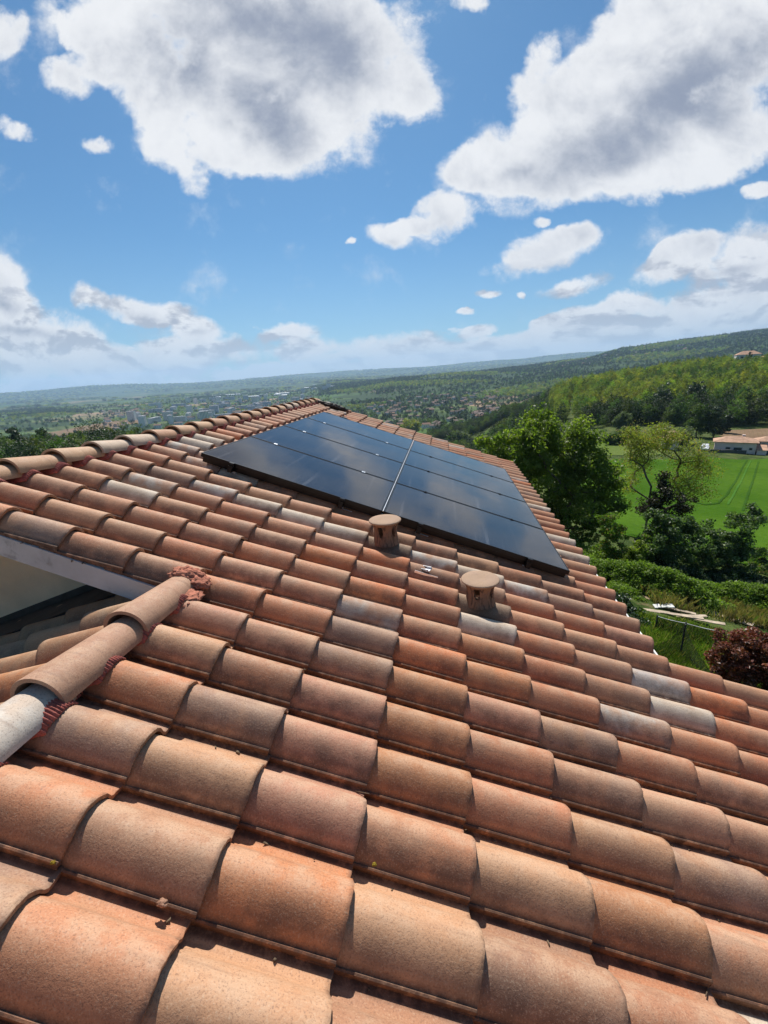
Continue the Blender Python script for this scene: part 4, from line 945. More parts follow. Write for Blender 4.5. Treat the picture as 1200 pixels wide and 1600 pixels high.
def grass(name, poly, n, h, lm, seedn, w=.012):
    r = np.random.default_rng(seedn); P = np.array([ground_hit(*q)[:2] for q in poly]); x0, y0 = P.min(0); x1, y1 = P.max(0); X = r.uniform(x0, x1, n * 3); Y = r.uniform(y0, y1, n * 3); ins = np.zeros(len(X), bool); j = len(P) - 1
    for i in range(len(P)):
        xi, yi = P[i]; xj, yj = P[j]; ins ^= ((yi > Y) != (yj > Y)) & (X < (xj - xi) * (Y - yi) / (yj - yi + 1e-12) + xi); j = i
    keep = ins & (np.sin(X * 1.9 + np.sin(Y * 2.3)) + np.sin(Y * 1.7) + r.normal(0, .6, len(X)) > -.7); X, Y = X[keep][:n], Y[keep][:n]; m_ = len(X); Z = HZ(X, Y)
    a = r.uniform(0, 2 * pi, m_); hh = h * r.uniform(.4, 1.4, m_); ln = r.normal(0, .28, (m_, 2)) * hh[:, None]; wx, wy = np.cos(a) * w, np.sin(a) * w
    V = np.stack([np.stack([X - wx, Y - wy, Z - .02], -1), np.stack([X + wx, Y + wy, Z - .02], -1), np.stack([X + wx * .7 + ln[:, 0] * .4, Y + wy * .7 + ln[:, 1] * .4, Z + hh * .6], -1), np.stack([X + ln[:, 0], Y + ln[:, 1], Z + hh], -1)], 1).reshape(-1, 3)
    lv = np.repeat(r.random((m_, 3)), 4, 0); o = obj_np(name, V=V, Q=np.arange(m_ * 4).reshape(-1, 4), mats=[lm], cols={'lv': lv}); tag(o, kind='stuff'); return o
grass('tall_grass', [(985, 965), (1020, 975), (1075, 985), (1120, 1000), (1130, 1100), (1030, 1060), (990, 1010)], 26000, .38, L_GRASS, 80)
L_DRY = leaf_mat('dry_grass', (.16, .13, .05), (.28, .23, .11), .7, .3, c3=(.12, .18, .04))
grass('dry_grass', [(1030, 950), (1200, 985), (1280, 1010), (1280, 970), (1120, 930), (1000, 925)], 7000, .45, L_DRY, 81)
grass('rough_grass', [(930, 900), (965, 935), (1000, 975), (1080, 990), (1200, 1010), (1200, 1100), (1100, 1080), (960, 990)], 22000, .25, L_GRASS, 82)

# ------------------------------------------------------------------ net fence, planks
M_NET = bpy.data.materials.new('dark_net'); M_NET.use_nodes = True
t = NT(M_NET.node_tree); t.n.clear(); pos = t.new('ShaderNodeTexCoord').outputs['Object']; s_ = t.new('ShaderNodeSeparateXYZ', {0: pos})
pr = t.new('ShaderNodeBsdfPrincipled', {'Base Color': (.02, .025, .02, 1), 'Roughness': .7}); tp = t.new('ShaderNodeBsdfTransparent')
wv_ = t.math('ADD', t.math('PINGPONG', t.math('ADD', s_.outputs[2], 50), .012), t.math('PINGPONG', t.math('ADD', t.math('ADD', s_.outputs[0], s_.outputs[1]), 90), .012))
mx = t.new('ShaderNodeMixShader', {0: t.ramp(wv_, .012, .006, .35, 1.0), 1: tp.outputs[0], 2: pr.outputs[0]}); t.new('ShaderNodeOutputMaterial', {0: mx.outputs[0]})
M_POST = mat('dark_post', (.035, .035, .04), .6, var=.2); M_ROPE = mat('white_tape', (.6, .6, .58), .7, var=.3, vscale=3)
def net_fence(label, tops, hts, rope, sag=.08):
    root = empty('net_fence', tuple(tops[0])); tag(root, label, 'fence', 'net fences in the garden'); O = np.array(tops[0])
    T_ = [np.array(p) - O for p in tops]
    for p, h in zip(T_, hts):
        mb = MB(); mb.tube((p[0], p[1], p[2] - h - .2), (p[0], p[1], p[2] + .05), .028, .024, 8); mb.build('post', M_POST, root)
    V = []; n = 14; cols_ = []
    for a, b_, ha, hb in zip(T_[:-1], T_[1:], hts[:-1], hts[1:]):
        for k in range(n):
            t_ = k / (n - 1); p = a + (b_ - a) * t_; p = p - np.array([0, 0, sag * 4 * t_ * (1 - t_)]); h = ha + (hb - ha) * t_; cols_.append((p, h))
    for p, h in cols_:
        for q in range(4): V.append(p - np.array([.02 * sin(q * 2 + p[0] * 5), .03 * sin(q * 1.3 + p[0] * 7), (h - sag) * q / 3]))
    Q = [(k * 4 + q, k * 4 + q + 1, k * 4 + q + 5, k * 4 + q + 4) for k in range(len(cols_) - 1) for q in range(3)]
    obj_np('net', root, V=np.array(V), Q=Q, mats=[M_NET])
    if rope:
        mb = MB(); rr = np.random.default_rng(5)
        for (p, _), (q, _2) in zip(cols_[:-1], cols_[1:]):
            if np.linalg.norm(q - p) > .02: mb.tube(p, q, .012, .012, 5, 0, False)
        mb.build('tape', M_ROPE, root)
def top(u, v, D): return at(u, v, D)
def topf(u, v, D):
    p = at(u, v, D); return p, p[2] - hz(p[0], p[1])
def post_top(ub, vb, ut, vt):
    g_ = ground_hit(ub, vb); D = float((g_ - CW) @ CM[:, 2]); p = at(ut, vt, D); return p, p[2] - hz(p[0], p[1])
a1, h1 = post_top(1027, 1000, 1027, 963); a2, h2 = post_top(1069, 1012, 1072, 974); a3, h3 = post_top(1122, 1026, 1122, 986)
net_fence('grey net fence topped with white tape, behind the dark post', [a1, a2, a3], [h1, h2, h3], True, .02)
a1, h1 = post_top(1000, 1058, 1000, 1018); a2, h2 = post_top(1065, 1046, 1071, 978); a3, h3 = post_top(1118, 1096, 1120, 1058)
net_fence('dark sagging net fence between the gutter and the red bush', [a1, a2, a3], [h1, h2, h3], False, .14)
M_PLANK = mat('weathered_plank', (.42, .34, .25), .9, var=.3, vscale=3, bump=.5, bscale=30); M_PVC = mat('pale_sheet', (.62, .62, .58), .5, var=.15)
for k, (u, v, L_, w_, yaw, lab, nm, mt_) in enumerate([
        (1047, 961, 1.5, .13, -24, 'longest pale weathered plank, lying along the net fence', 'plank', M_PLANK),
        (1072, 966, 1.0, .11, -8, 'short pale plank crossing its neighbours in the middle of the heap', 'plank', M_PLANK),
        (1092, 973, 1.1, .12, -34, 'brownish plank at the right end of the heap along the fence', 'plank', M_PLANK),
        (1125, 963, 1.5, .17, -52, 'broad pale plank slanting down towards the red bush', 'plank', M_PLANK),
        (1060, 957, .8, .10, -30, 'thin pale offcut at the back of the plank heap', 'plank', M_PLANK),
        (1036, 951, .5, .16, -10, 'small white sheet lying left of the planks', 'plastic_sheet', M_PVC)]):
    p = ground_hit(u, v); mb = MB(); rr = np.random.default_rng(k); L_ *= 1.5; w_ *= 1.7
    for q in range(6):
        x0 = -L_ / 2 + L_ * q / 6; mb.box((x0 + L_ / 12, rr.normal(0, .006), rr.normal(0, .004)), (L_ / 12 - .0015, w_ / 2 * rr.uniform(.86, 1.08), .018))
    o = mb.build(nm, mt_); o.location = (p[0], p[1], hz(p[0], p[1]) + .07 + .03 * (k % 3)); o.rotation_euler = (RD(rr.uniform(-8, 8)), RD(rr.uniform(-5, 8)), RD(yaw + 8))
    tag(o, lab, 'plank' if nm == 'plank' else 'plastic sheet', 'planks heaped by the fence' if nm == 'plank' else None)

# ------------------------------------------------------------------ farm buildings
M_RTILE = mat('distant_roof_tiles', (.44, .27, .18), .9, var=.25, vscale=1.2, bump=.6, bscale=4)
M_PINK = mat('pink_render', (.80, .62, .56), .9, var=.08, vscale=.6); M_WHITEW = mat('white_render', (.70, .66, .60), .9, var=.08, vscale=.5)
M_GLZ = mat('window_glass', (.03, .04, .05), .15, spec=.6); M_SHUT = mat('grey_shutter', (.35, .35, .36), .6)
def cottage(nm, label, cat, p, yaw, W_, D_, h, rh, mw_, group=None, wins=(), hip=True, annex=None):
    root = empty(nm, tuple(p), (0, 0, yaw)); tag(root, label, cat, group)
    mb = MB(); mb.box((0, 0, h / 2 - 1), (W_ / 2, D_ / 2, h / 2 + 1)); wl = mb.build('wall', mw_, root)
    e = .45; a = W_ / 2 + e; b_ = D_ / 2 + e; rx = a - (b_ if hip else 0)
    mb = MB(); v = [(-a, -b_, h), (a, -b_, h), (a, b_, h), (-a, b_, h), (-rx, 0, h + rh), (rx, 0, h + rh), (-a, -b_, h - .12), (a, -b_, h - .12), (a, b_, h - .12), (-a, b_, h - .12)]
    mb.add(v, [(0, 1, 5, 4), (1, 2, 5), (2, 3, 4, 5), (3, 0, 4), (0, 6, 7, 1), (1, 7, 8, 2), (2, 8, 9, 3), (3, 9, 6, 0), (9, 8, 7, 6)]); rf = mb.build('roof', M_RTILE, root)
    mb = MB(); mb.box((W_ * .18, D_ * .1, h + rh * .8), (.3, .3, .6)); mb.build('chimney', mw_, rf)
    for (x, z, ww, wh) in wins:
        mb = MB(); mb.box((x, -D_ / 2 - .02, z), (ww / 2, .03, wh / 2)); w = mb.build('window', M_GLZ, root)
        mb = MB(); mb.box((x - ww / 2 - .06, -D_ / 2 - .04, z), (.06, .05, wh / 2)); mb.box((x + ww / 2 + .06, -D_ / 2 - .04, z), (.06, .05, wh / 2)); mb.box((x, -D_ / 2 - .04, z + wh / 2 + .06), (ww / 2 + .12, .05, .06)); mb.build('frame', M_SHUT, w)
    if annex:
        x, ww, dd, hh = annex; mb = MB(); mb.box((x, 0, hh / 2 - .5), (ww / 2, dd / 2, hh / 2 + .5)); mb.build('annex', mw_, root)
        mb = MB(); mb.add([(x - ww / 2 - .2, -dd / 2 - .2, hh), (x + ww / 2 + .2, -dd / 2 - .2, hh), (x + ww / 2 + .2, dd / 2 + .2, hh + .9), (x - ww / 2 - .2, dd / 2 + .2, hh + .9), (x - ww / 2 - .2, -dd / 2 - .2, hh - .1), (x + ww / 2 + .2, -dd / 2 - .2, hh - .1), (x + ww / 2 + .2, dd / 2 + .2, hh - .1), (x - ww / 2 - .2, dd / 2 + .2, hh - .1)],
            [(0, 1, 2, 3), (0, 4, 5, 1), (1, 5, 6, 2), (2, 6, 7, 3), (3, 7, 4, 0), (7, 6, 5, 4)]); mb.build('annex_roof', M_RTILE, root)
    return root
p = ground_hit(1146, 705); Dk = float((p - CW) @ CM[:, 2]); kx = Dk / FPX
cottage('farmhouse', 'long pink single-storey house with a tiled roof at the far edge of the field', 'house', p, RD(-29), 50 * kx, 5.0, 16.5 * kx, 1.1, M_PINK, wins=[(-8.0 * kx * 1, 6.8 * kx, 5 * kx, 3 * kx), (4 * kx, 6.4 * kx, 9 * kx, 3.6 * kx), (19 * kx, 6.8 * kx, 3 * kx, 3 * kx)], annex=(32 * kx, 11 * kx, 6, 6.5 * kx))
p = ground_hit(1198, 704); cottage('shed', 'small tiled shed cut off by the right edge, next to the long pink house', 'shed', p, RD(-29), 5, 4, 2.6, 1.0, M_WHITEW)
p = ground_hit(1044, 700); cottage('cottage', 'small house with an orange roof, half hidden behind the sparse tree', 'house', p, RD(-20), 22 * kx, 6, 2.5, 2.0, M_PINK, wins=[(0, 1.4, 1, 1)])
px_ = at(1166, 566, 395); p = np.array([px_[0], px_[1], hz(px_[0], px_[1])])
k4 = 395 / FPX
cottage('villa', 'white villa on the skyline of the wooded hill, at the right edge', 'house', p + np.array([0, 0, 6.0]), RD(-20), 30 * k4, 10, 9 * k4, 3.2, M_WHITEW, wins=[(-8 * k4, 5 * k4, 2, 1.6), (0, 5 * k4, 2, 1.6), (8 * k4, 5 * k4, 2, 1.6)], annex=(18 * k4, 8 * k4, 6, 4 * k4))
# low wall along the far edge of the field and a white van by the house
mb = MB(); qs = [ground_hit(u, v) for u, v in ((1106, 706.5), (1125, 707), (1150, 708), (1175, 709), (1200, 710.5))]
for a, b_ in zip(qs[:-1], qs[1:]):
    d = Vector(b_) - Vector(a); ang = math.atan2(d.y, d.x); mid = (Vector(a) + Vector(b_)) / 2; mb.box((mid.x, mid.y, mid.z + .2), (d.length / 2 - .02, .15, .55), R=Matrix.Rotation(ang, 3, 'Z'))
tag(mb.build('garden_wall', mat('dark_wall', (.10, .10, .09), .9, var=.3, vscale=1)), 'low dark wall between the field and the long pink house', 'wall')
def car(p, yaw, label, col):
    root = empty('parked_car', tuple(p), (0, 0, yaw)); tag(root, label, 'car')
    mb = MB(); pr_ = [(-2.1, .35), (-2.15, .75), (-1.5, .95), (-.9, 1.42), (.9, 1.45), (1.6, .95), (2.1, .85), (2.1, .35)]
    for s in (-1, 1): pass
    v = [(x, s * .85 * (1 if z < 1 else .8), z) for s in (-1, 1) for x, z in pr_]; n = len(pr_)
    mb.add(v, [tuple(range(n)), tuple(range(2 * n - 1, n - 1, -1))] + [(k, n + k, n + (k + 1) % n, (k + 1) % n) for k in range(n)]); mb.build('body', col, root)
    for x in (-1.35, 1.35):
        for s in (-1, 1):
            mb = MB(); mb.tube((x, s * .72, .33), (x, s * .90, .33), .33, .33, 14); mb.build('wheel', M_BLACK, root)
    mb = MB(); mb.box((0, -.74, 1.17), (.9, .03, .17)); mb.build('window', M_GLZ, root)
p = ground_hit(1101, 703); car(p, RD(58), 'small white car parked left of the long pink house', mat('white_car_paint', (.75, .76, .78), .3, spec=.5))

# ------------------------------------------------------------------ trees and bushes round the field
def blob_tree(nm, label, cat, u, v, D, wpx, hpx, lm, seedn, group, size=None, n=40):
    """tree whose foot is at image point (u, v), width and height in picture points"""
    p = at(u, v, D); b_ = np.array([p[0], p[1], hz(p[0], p[1])]); k = D / FPX; h = hpx * k; w_ = wpx * k / 2; rr = np.random.default_rng(seedn)
    ls = [(rr.normal(0, .25) * w_, rr.normal(0, .2) * w_, h * (.56 + .1 * rr.normal()), w_ * .8, w_ * .8, h * .42, n), (w_ * .35, 0, h * .45, w_ * .6, w_ * .6, h * .32, n // 2), (-w_ * .4, .1, h * .42, w_ * .55, w_ * .55, h * .32, n // 2), (0, 0, h * .25, w_ * .7, w_ * .7, h * .2, n // 3)]
    return tree(label, cat, b_, ls, max(.05, w_ * .06), h * .25, lm, size or max(.16, D * .0032), 60, w_ * .26, seedn, group, nm=nm, seg=h * .1, rmin=.02)
L_MID = leaf_mat('field_tree_leaves', (.03, .065, .012), (.09, .14, .03), .6, .35)
L_GREYG = leaf_mat('willow_leaves', (.07, .10, .05), (.15, .19, .10), .6, .35)
ft = [(968, 690, 150, 28, 34, L_GREYG, 'bush', 'rounded grey-green bush at the top left of the field'), (985, 690, 140, 16, 16, L_MID, 'bush', 'small dark bush right of the grey-green one'),
      (952, 712, 118, 24, 22, L_MID, 'bush', 'low bush at the left corner of the field'), (974, 708, 118, 34, 24, L_MID, 'bush', 'spreading green bush behind the sparse sapling'),
      (1085, 696, 130, 32, 40, L_MID, 'tree', 'leaning pointed green tree left of the long pink house'), (1112, 698, 128, 28, 40, L_DARK, 'tree', 'dark bare-looking tree touching the left end of the pink house'), (1128, 692, 135, 20, 26, L_DARK, 'tree', 'small dark tree above the pink house roof'),
      (1060, 704, 120, 36, 26, L_GREYG, 'bush', 'pale bush between the orange roof and the leaning tree'), (1030, 700, 135, 30, 24, L_GREYG, 'bush', 'pale bush left of the orange roof'),
      (1032, 672, 172, 34, 62, L_DARK, 'tree', 'tall very dark tree at the foot of the wooded hill'), (1083, 672, 175, 30, 50, L_DARK, 'tree', 'dark tree right of the tallest dark one at the hill foot'),
      (1078, 572, 385, 20, 18, L_DARK, 'tree', 'dark round tree alone on the skyline left of the villa'), (1152, 572, 392, 14, 12, L_MID, 'tree', 'small tree in front of the villa'), (1182, 560, 405, 34, 20, L_MID, 'tree', 'round green tree crown right behind the villa'),
      (880, 640, 300, 22, 20, L_GREYG, 'tree', 'pale tree beside the dirt path on the wooded spur'),
      (718, 712, 330, 30, 24, L_GREYG, 'tree', 'blue-grey willow low in the valley beyond the panels'), (705, 720, 310, 22, 22, L_MID, 'tree', 'round tree beside the blue-grey willow'), (740, 716, 300, 20, 16, L_MID, 'tree', 'small tree between the willow and the broad tree'),
      (640, 668, 560, 34, 26, L_YEL, 'tree', 'pale yellow-green round tree among the village houses')]
for k, (u, v, D, w_, h_, lm, cat, lab) in enumerate(ft): blob_tree('bush' if cat == 'bush' else 'tree', lab, cat, u, v, D, w_, h_, lm, 200 + k, None)

# ------------------------------------------------------------------ woods: crowns scattered over the hills
def crown_proto(nm, n, h, w_, size, lm, seedn, per=14):
    r = np.random.default_rng(seedn); th_ = shell_pts([(0, 0, h * .58, w_ / 2, w_ / 2, h * .42, n), (w_ * .15, 0, h * .35, w_ * .4, w_ * .4, h * .3, n // 3)], r)
    V, Q, lv = leaf_arrays(th_, per, w_ * .16, size, r); return bpy.data.objects.new(nm, mesh_np(nm, V=V, Q=Q, mats=[lm], cols={'lv': lv}))
L_W1 = leaf_mat('acacia_wood_leaves', (.10, .14, .02), (.215, .26, .045), .6, .45, inst=True)
L_W2 = leaf_mat('oak_wood_leaves', (.04, .078, .014), (.10, .155, .03), .6, .38, inst=True)
L_W3 = leaf_mat('dark_wood_leaves', (.012, .028, .008), (.030, .055, .014), .6, .25, inst=True)
def scatter(name, pts, scl, pid, protos, label=None):
    me = bpy.data.meshes.new(name); me.from_pydata([tuple(p) for p in pts], [], []); n = len(pts)
    a = me.attributes.new('scl', 'FLOAT_VECTOR', 'POINT'); a.data.foreach_set('vector', np.asarray(scl, np.float32).ravel())
    a = me.attributes.new('rot', 'FLOAT', 'POINT'); a.data.foreach_set('value', rng.uniform(0, 6.28, n).astype(np.float32))
    a = me.attributes.new('pid', 'INT', 'POINT'); a.data.foreach_set('value', np.asarray(pid, np.int32))
    o = link(bpy.data.objects.new(name, me)); ng = bpy.data.node_groups.new(name, 'GeometryNodeTree')
    ng.interface.new_socket('Geometry', in_out='INPUT', socket_type='NodeSocketGeometry'); ng.interface.new_socket('Geometry', in_out='OUTPUT', socket_type='NodeSocketGeometry')
    N = ng.nodes; L_ = ng.links; gi = N.new('NodeGroupInput'); go = N.new('NodeGroupOutput'); jn = N.new('GeometryNodeJoinGeometry')
    def attr(nm, ty):
        q = N.new('GeometryNodeInputNamedAttribute'); q.data_type = ty; q.inputs[0].default_value = nm; return next(s for s in q.outputs if s.enabled and s.name == 'Attribute')
    sc_, ro, pi_ = attr('scl', 'FLOAT_VECTOR'), attr('rot', 'FLOAT'), attr('pid', 'INT')
    cx = N.new('ShaderNodeCombineXYZ'); L_.new(ro, cx.inputs[2])
    for k, pr_ in enumerate(protos):
        oi = N.new('GeometryNodeObjectInfo'); oi.inputs[0].default_value = pr_; oi.inputs['As Instance'].default_value = True
        cmp_ = N.new('FunctionNodeCompare'); cmp_.data_type = 'INT'; cmp_.operation = 'EQUAL'
        ii = [s for s in cmp_.inputs if s.type == 'INT']; L_.new(pi_, ii[0]); ii[1].default_value = k
        ip = N.new('GeometryNodeInstanceOnPoints'); L_.new(gi.outputs[0], ip.inputs['Points']); L_.new(cmp_.outputs[0], ip.inputs['Selection']); L_.new(oi.outputs['Geometry'], ip.inputs['Instance'])
        L_.new(cx.outputs[0], ip.inputs['Rotation']); L_.new(sc_, ip.inputs['Scale']); L_.new(ip.outputs[0], jn.inputs[0])
    L_.new(jn.outputs[0], go.inputs[0]); m_ = o.modifiers.new('scatter', 'NODES'); m_.node_group = ng
    tag(o, label, kind='stuff'); return o
def n2(x, y, f_, s=0): return np.sin(x * f_ + 1.3 * np.sin(y * f_ * .8 + s) + s) * np.cos(y * f_ * 1.1 + 1.1 * np.sin(x * f_ * .7 + 2 * s))
P_NEAR = [crown_proto('wood_a', 60, 9, 5.2, .42, L_W1, 1, 16), crown_proto('wood_b', 60, 10.5, 4.4, .42, L_W1, 2, 16), crown_proto('wood_c', 60, 8, 6.2, .45, L_W2, 3, 16), crown_proto('wood_d', 60, 9, 6, .45, L_W3, 4, 16), crown_proto('wood_e', 50, 11, 4, .42, L_W2, 5, 16)]
P_FAR = [crown_proto('far_a', 26, 9, 9, 1.5, L_W1, 6, 7), crown_proto('far_b', 26, 9, 9, 1.5, L_W2, 7, 7), crown_proto('far_c', 26, 10, 8, 1.5, L_W3, 8, 7), crown_proto('far_d', 20, 13, 4, 1.2, L_W3, 9, 7)]
r = np.random.default_rng(99)
def spread(n, a0, a1, d0, d1, keep=None):
    a = r.uniform(a0, a1, n); d = np.sqrt(r.uniform(d0 * d0, d1 * d1, n)); x, y = pol(a, d)
    if keep is not None: k = keep(a, d, x, y); a, d, x, y = a[k], d[k], x[k], y[k]
    return a, d, x, y
def wood_keep(a, d, x, y):
    lo = np.interp(a, [1, 5, 9, 12, 14.5, 17, 29, 46], [372, 380, 372, 330, 200, 183, 186, 190]); hi = np.interp(a, [1, 12, 16, 22, 46], [470, 480, 470, 470, 480])
    low = (a < 13) & (d > 215) & (d < np.interp(a, [-4, 4, 13], [300, 288, 250]))
    path = (np.abs(a - 15.4) < .45) & (d < 300)
    vil = (a > 29.5) & (a < 33.5) & (d > 400) & (d < 500)
    return (((d > lo) & (d < hi)) | low) & ~path & ~vil
a, d, x, y = spread(9500, -6, 46, 180, 480, wood_keep)
edge = (d < np.interp(a, [14, 46], [215, 212])) | (a < 13)
pid = np.where(edge, r.choice([2, 3, 4, 3], len(a)), np.where(n2(x, y, .03) > .45, r.choice([2, 4, 0], len(a)), r.choice([0, 0, 1, 0, 1, 4], len(a))))
s = r.uniform(.6, 1.1, len(a)); scatter('hill_wood', np.stack([x, y, HZ(x, y) - .4], -1), np.stack([s, s, s * r.uniform(.85, 1.15, len(a))], -1), pid, P_NEAR, 'dense spring-green wood covering the near hill on the right')
# dark wood just below the house on the left and behind the broad tree
a, d, x, y = spread(2600, -60, 14, 75, 260, lambda a, d, x, y: (d > np.interp(a, [-60, -30, -10, 5, 14], [95, 110, 120, 90, 60])) & (d < np.interp(a, [-60, -35, -20, 0, 14], [250, 250, 240, 190, 175])))
s = r.uniform(.55, 1.0, len(a)) * np.where(a < -33, .95, 1); scatter('slope_wood', np.stack([x, y, HZ(x, y) - .4], -1), np.stack([s * 1.1, s * 1.1, s], -1), r.choice([2, 3, 3, 3, 4], len(a)), P_NEAR, 'dark wood on the slope below the house')
# far hills and valley
def far_keep(a, d, x, y):
    z = HZ(x, y); hill = z > -72; nz = n2(x, y, .004) + .6 * n2(x, y, .011, 1) + .3 * n2(x, y, .03, 2)
    vil = ((a > -12) & (a < 8) & (d > 560) & (d < 1500)); town = (a > -42) & (a < -16) & (d > 900) & (d < 3300); rr_ = r.random(len(a))
    return np.where(vil, rr_ < .80, np.where(town, rr_ < .12, np.where(hill, (nz > -.75) | (rr_ < .25), (nz > .40) | (np.abs(nz) < .035) | (rr_ < .03))))
a, d, x, y = spread(60000, -58, 46, 480, 3700, far_keep)
z = HZ(x, y); nz = n2(x, y, .006, 3); pid = np.where(nz > .25, r.choice([0, 1, 0], len(a)), r.choice([1, 2, 1, 2, 3], len(a)))
s = r.uniform(.6, 1.25, len(a)) * np.interp(d, [480, 3700], [.85, 1.25]); scatter('valley_woods', np.stack([x, y, z - .5], -1), np.stack([s, s, s], -1), pid, P_FAR, 'woods, hedgerows and garden trees across the valley and the middle hills')
a, d, x, y = spread(22000, -58, 46, 3700, 10800, lambda a, d, x, y: (n2(x, y, .0016) + .5 * n2(x, y, .005, 1) > np.where(HZ(x, y) > -40, -.5, .5)))
s = r.uniform(2.0, 3.6, len(a)); scatter('distant_woods', np.stack([x, y, HZ(x, y) - 1], -1), np.stack([s * 1.5, s * 1.5, s * .7], -1), r.choice([1, 2, 0], len(a)), P_FAR, 'distant woods towards the horizon')
for k, (u, v, D, w_, h_, lm, lab) in enumerate([(215, 712, 150, 54, 50, L_MID, 'bright green round tree behind the ridge, rightmost of the near left trees'), (12, 745, 120, 34, 82, L_DARK, 'tall dark pointed tree at the left edge of the picture'),
        (40, 742, 125, 30, 78, L_DARK, 'tall dark tree second from the left edge'), (85, 735, 130, 26, 62, L_DARK, 'dark tree with a flat top below the brown field'), (165, 722, 150, 60, 54, L_DARK, 'broad dark tree left of the bright green one')]):
    blob_tree('tree', lab, 'tree', u, v, D, w_, h_, lm, 300 + k, 'near trees on the left slope')

# ------------------------------------------------------------------ the town and villages
TW1 = mat('town_wall_pale', (.78, .74, .68), .9, var=.15, vscale=.05); TW2 = mat('town_wall_grey', (.58, .58, .60), .9, var=.15, vscale=.05); TW3 = mat('town_wall_ochre', (.50, .37, .25), .9, var=.15, vscale=.05)
TR1 = mat('town_roof_red', (.20, .115, .08), .9, var=.2, vscale=.1); TR2 = mat('town_roof_brown', (.14, .10, .08), .9, var=.2, vscale=.1); TR3 = mat('flat_roof_grey', (.40, .40, .42), .8, var=.2, vscale=.05); TR4 = mat('flat_roof_white', (.75, .77, .80), .5, var=.1, vscale=.05)
def house_mesh(w_, d_, h, rh, mw_, mr):
    mb = MB(); mb.box((0, 0, h / 2 - 2), (w_ / 2, d_ / 2, h / 2 + 2), 0); e = .5
    mb.add([(-w_ / 2 - e, -d_ / 2 - e, h), (w_ / 2 + e, -d_ / 2 - e, h), (w_ / 2 + e, d_ / 2 + e, h), (-w_ / 2 - e, d_ / 2 + e, h), (-w_ / 2 - e, 0, h + rh), (w_ / 2 + e, 0, h + rh)], [(0, 1, 5, 4), (2, 3, 4, 5), (1, 2, 5), (3, 0, 4), (3, 2, 1, 0)], 1)
    for x in (-w_ * .28, 0, w_ * .28):
        for s in (-1, 1): mb.box((x, s * (d_ / 2 + .01), h * .55), (.5, .04, .6), 2)
    return mb.mesh('valley_house', [mw_, mr, M_GLZ])
def block_mesh(w_, d_, fl, mw_):
    h = fl * 2.9; mb = MB(); mb.box((0, 0, h / 2 - 2), (w_ / 2, d_ / 2, h / 2 + 2), 0); mb.box((0, 0, h + .4), (w_ / 2 + .2, d_ / 2 + .2, .35), 1); mb.box((w_ * .2, 0, h + 1.6), (2.0, 2.0, 1.0), 0)
    for f_ in range(fl):
        nwin = int(w_ / 3.4)
        for q in range(nwin):
            for s in (-1, 1): mb.box((-w_ / 2 + (q + .5) * w_ / nwin, s * (d_ / 2 + .01), 1.6 + f_ * 2.9), (.85, .05, .7), 2)
    return mb.mesh('apartment_block', [mw_, TR3, M_GLZ])
def ware_mesh(w_, d_, h, mr):
    mb = MB(); mb.box((0, 0, h / 2 - 1), (w_ / 2, d_ / 2, h / 2 + 1), 0)
    mb.add([(-w_ / 2, -d_ / 2, h + .01), (w_ / 2, -d_ / 2, h + .01), (w_ / 2, d_ / 2, h + .01), (-w_ / 2, d_ / 2, h + .01), (-w_ / 2, 0, h + 1.5), (w_ / 2, 0, h + 1.5)], [(0, 1, 5, 4), (2, 3, 4, 5), (1, 2, 5), (3, 0, 4)], 1)
    for q in range(5): mb.box((-w_ / 2 + (q + .5) * w_ / 5, -d_ / 2 - .05, h * .35), (1.6, .06, h * .3), 2)
    return mb.mesh('warehouse', [TW2, mr, M_GLZ])
HM = [house_mesh(11, 8, 5.2, 2, TW1, TR1), house_mesh(14, 9, 3.4, 2, TW1, TR2), house_mesh(9, 8, 6.2, 2, TW3, TR1), house_mesh(16, 9, 5.4, 2.2, TW2, TR2), house_mesh(10, 7, 3.2, 1.8, TW3, TR1)]
BM = [block_mesh(46, 12, 6, TW1), block_mesh(30, 14, 8, TW2), block_mesh(60, 12, 5, TW2), block_mesh(22, 16, 10, TW1)]
WM = [ware_mesh(80, 36, 8, TR4), ware_mesh(50, 30, 7, TR3), ware_mesh(110, 40, 9, TR4)]
def put(nm, me, x, y, rz, s, label, cat, grp):
    o = link(bpy.data.objects.new(nm, me)); o.location = (x, y, hz(x, y)); o.rotation_euler = (0, 0, rz); o.scale = (s, s, s); tag(o, label, cat, grp)
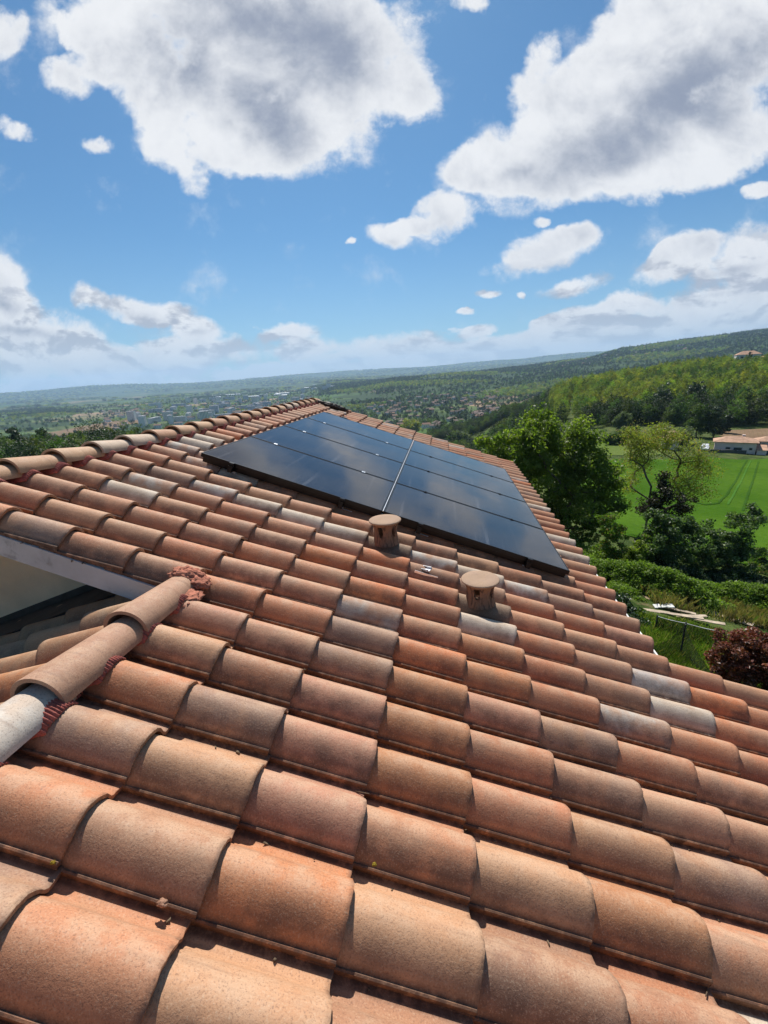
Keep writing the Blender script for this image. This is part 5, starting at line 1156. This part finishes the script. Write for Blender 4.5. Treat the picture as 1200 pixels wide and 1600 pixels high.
def settle(n, a0, a1, d0, d1, mesh_list, nm, label, cat, grp, s0=.9, s1=1.2, mind=14):
    got = []; tries = 0
    while len(got) < n and tries < n * 40:
        tries += 1; aa = random.uniform(a0, a1); dd = math.sqrt(random.uniform(d0 * d0, d1 * d1)); x_, y_ = pol(aa, dd)
        if any((x_ - p[0]) ** 2 + (y_ - p[1]) ** 2 < mind ** 2 for p in got): continue
        got.append((x_, y_)); put(nm, random.choice(mesh_list), x_, y_, random.choice((0, pi / 2)) + .3 + random.gauss(0, .2), random.uniform(s0, s1), label, cat, grp)
settle(120, -10, 7, 560, 1450, HM, 'village_house', 'small village house with tiled roof among the trees beyond the panels', 'house', 'village houses beyond the panels')
settle(150, -41, -17, 1000, 2300, HM, 'town_house', 'small pale town house far off in the valley on the left', 'house', 'town houses in the valley', 1.0, 1.5, 18)
settle(22, 14, 26, 2150, 2750, HM, 'hillside_house', 'tiny pale house on the far wooded hillside on the right', 'house', 'houses on the far hillside', 1.0, 1.4, 30)
settle(26, -38, -22, 1150, 1650, BM, 'apartment_block', 'pale apartment block in the near part of the town, above the ridge tiles', 'apartment block', 'apartment blocks of the town', .7, .95, 50)
settle(30, -36, -14, 1700, 2900, BM, 'apartment_block', 'far pale apartment block towards the back of the town', 'apartment block', 'apartment blocks at the back of the town', .8, 1.1, 60)
settle(14, -31, -14, 2700, 3900, WM, 'warehouse', 'long low pale warehouse at the far edge of the town', 'warehouse', 'warehouses beyond the town', .8, 1.2, 120)

# ------------------------------------------------------------------ haze
me = bpy.data.meshes.new('haze'); hb = MB(); hb.box((0, 0, 130), (12500, 12500, 330)); hm = bpy.data.materials.new('haze'); hm.use_nodes = True; t = NT(hm.node_tree); t.n.clear()
vol = t.new('ShaderNodeVolumePrincipled', {'Color': (.50, .72, 1.0, 1), 'Density': 8.0e-5, 'Anisotropy': .2}); oo = t.new('ShaderNodeOutputMaterial'); t.l.new(vol.outputs[0], oo.inputs['Volume'])
tag(hb.build('haze', hm), kind='stuff')
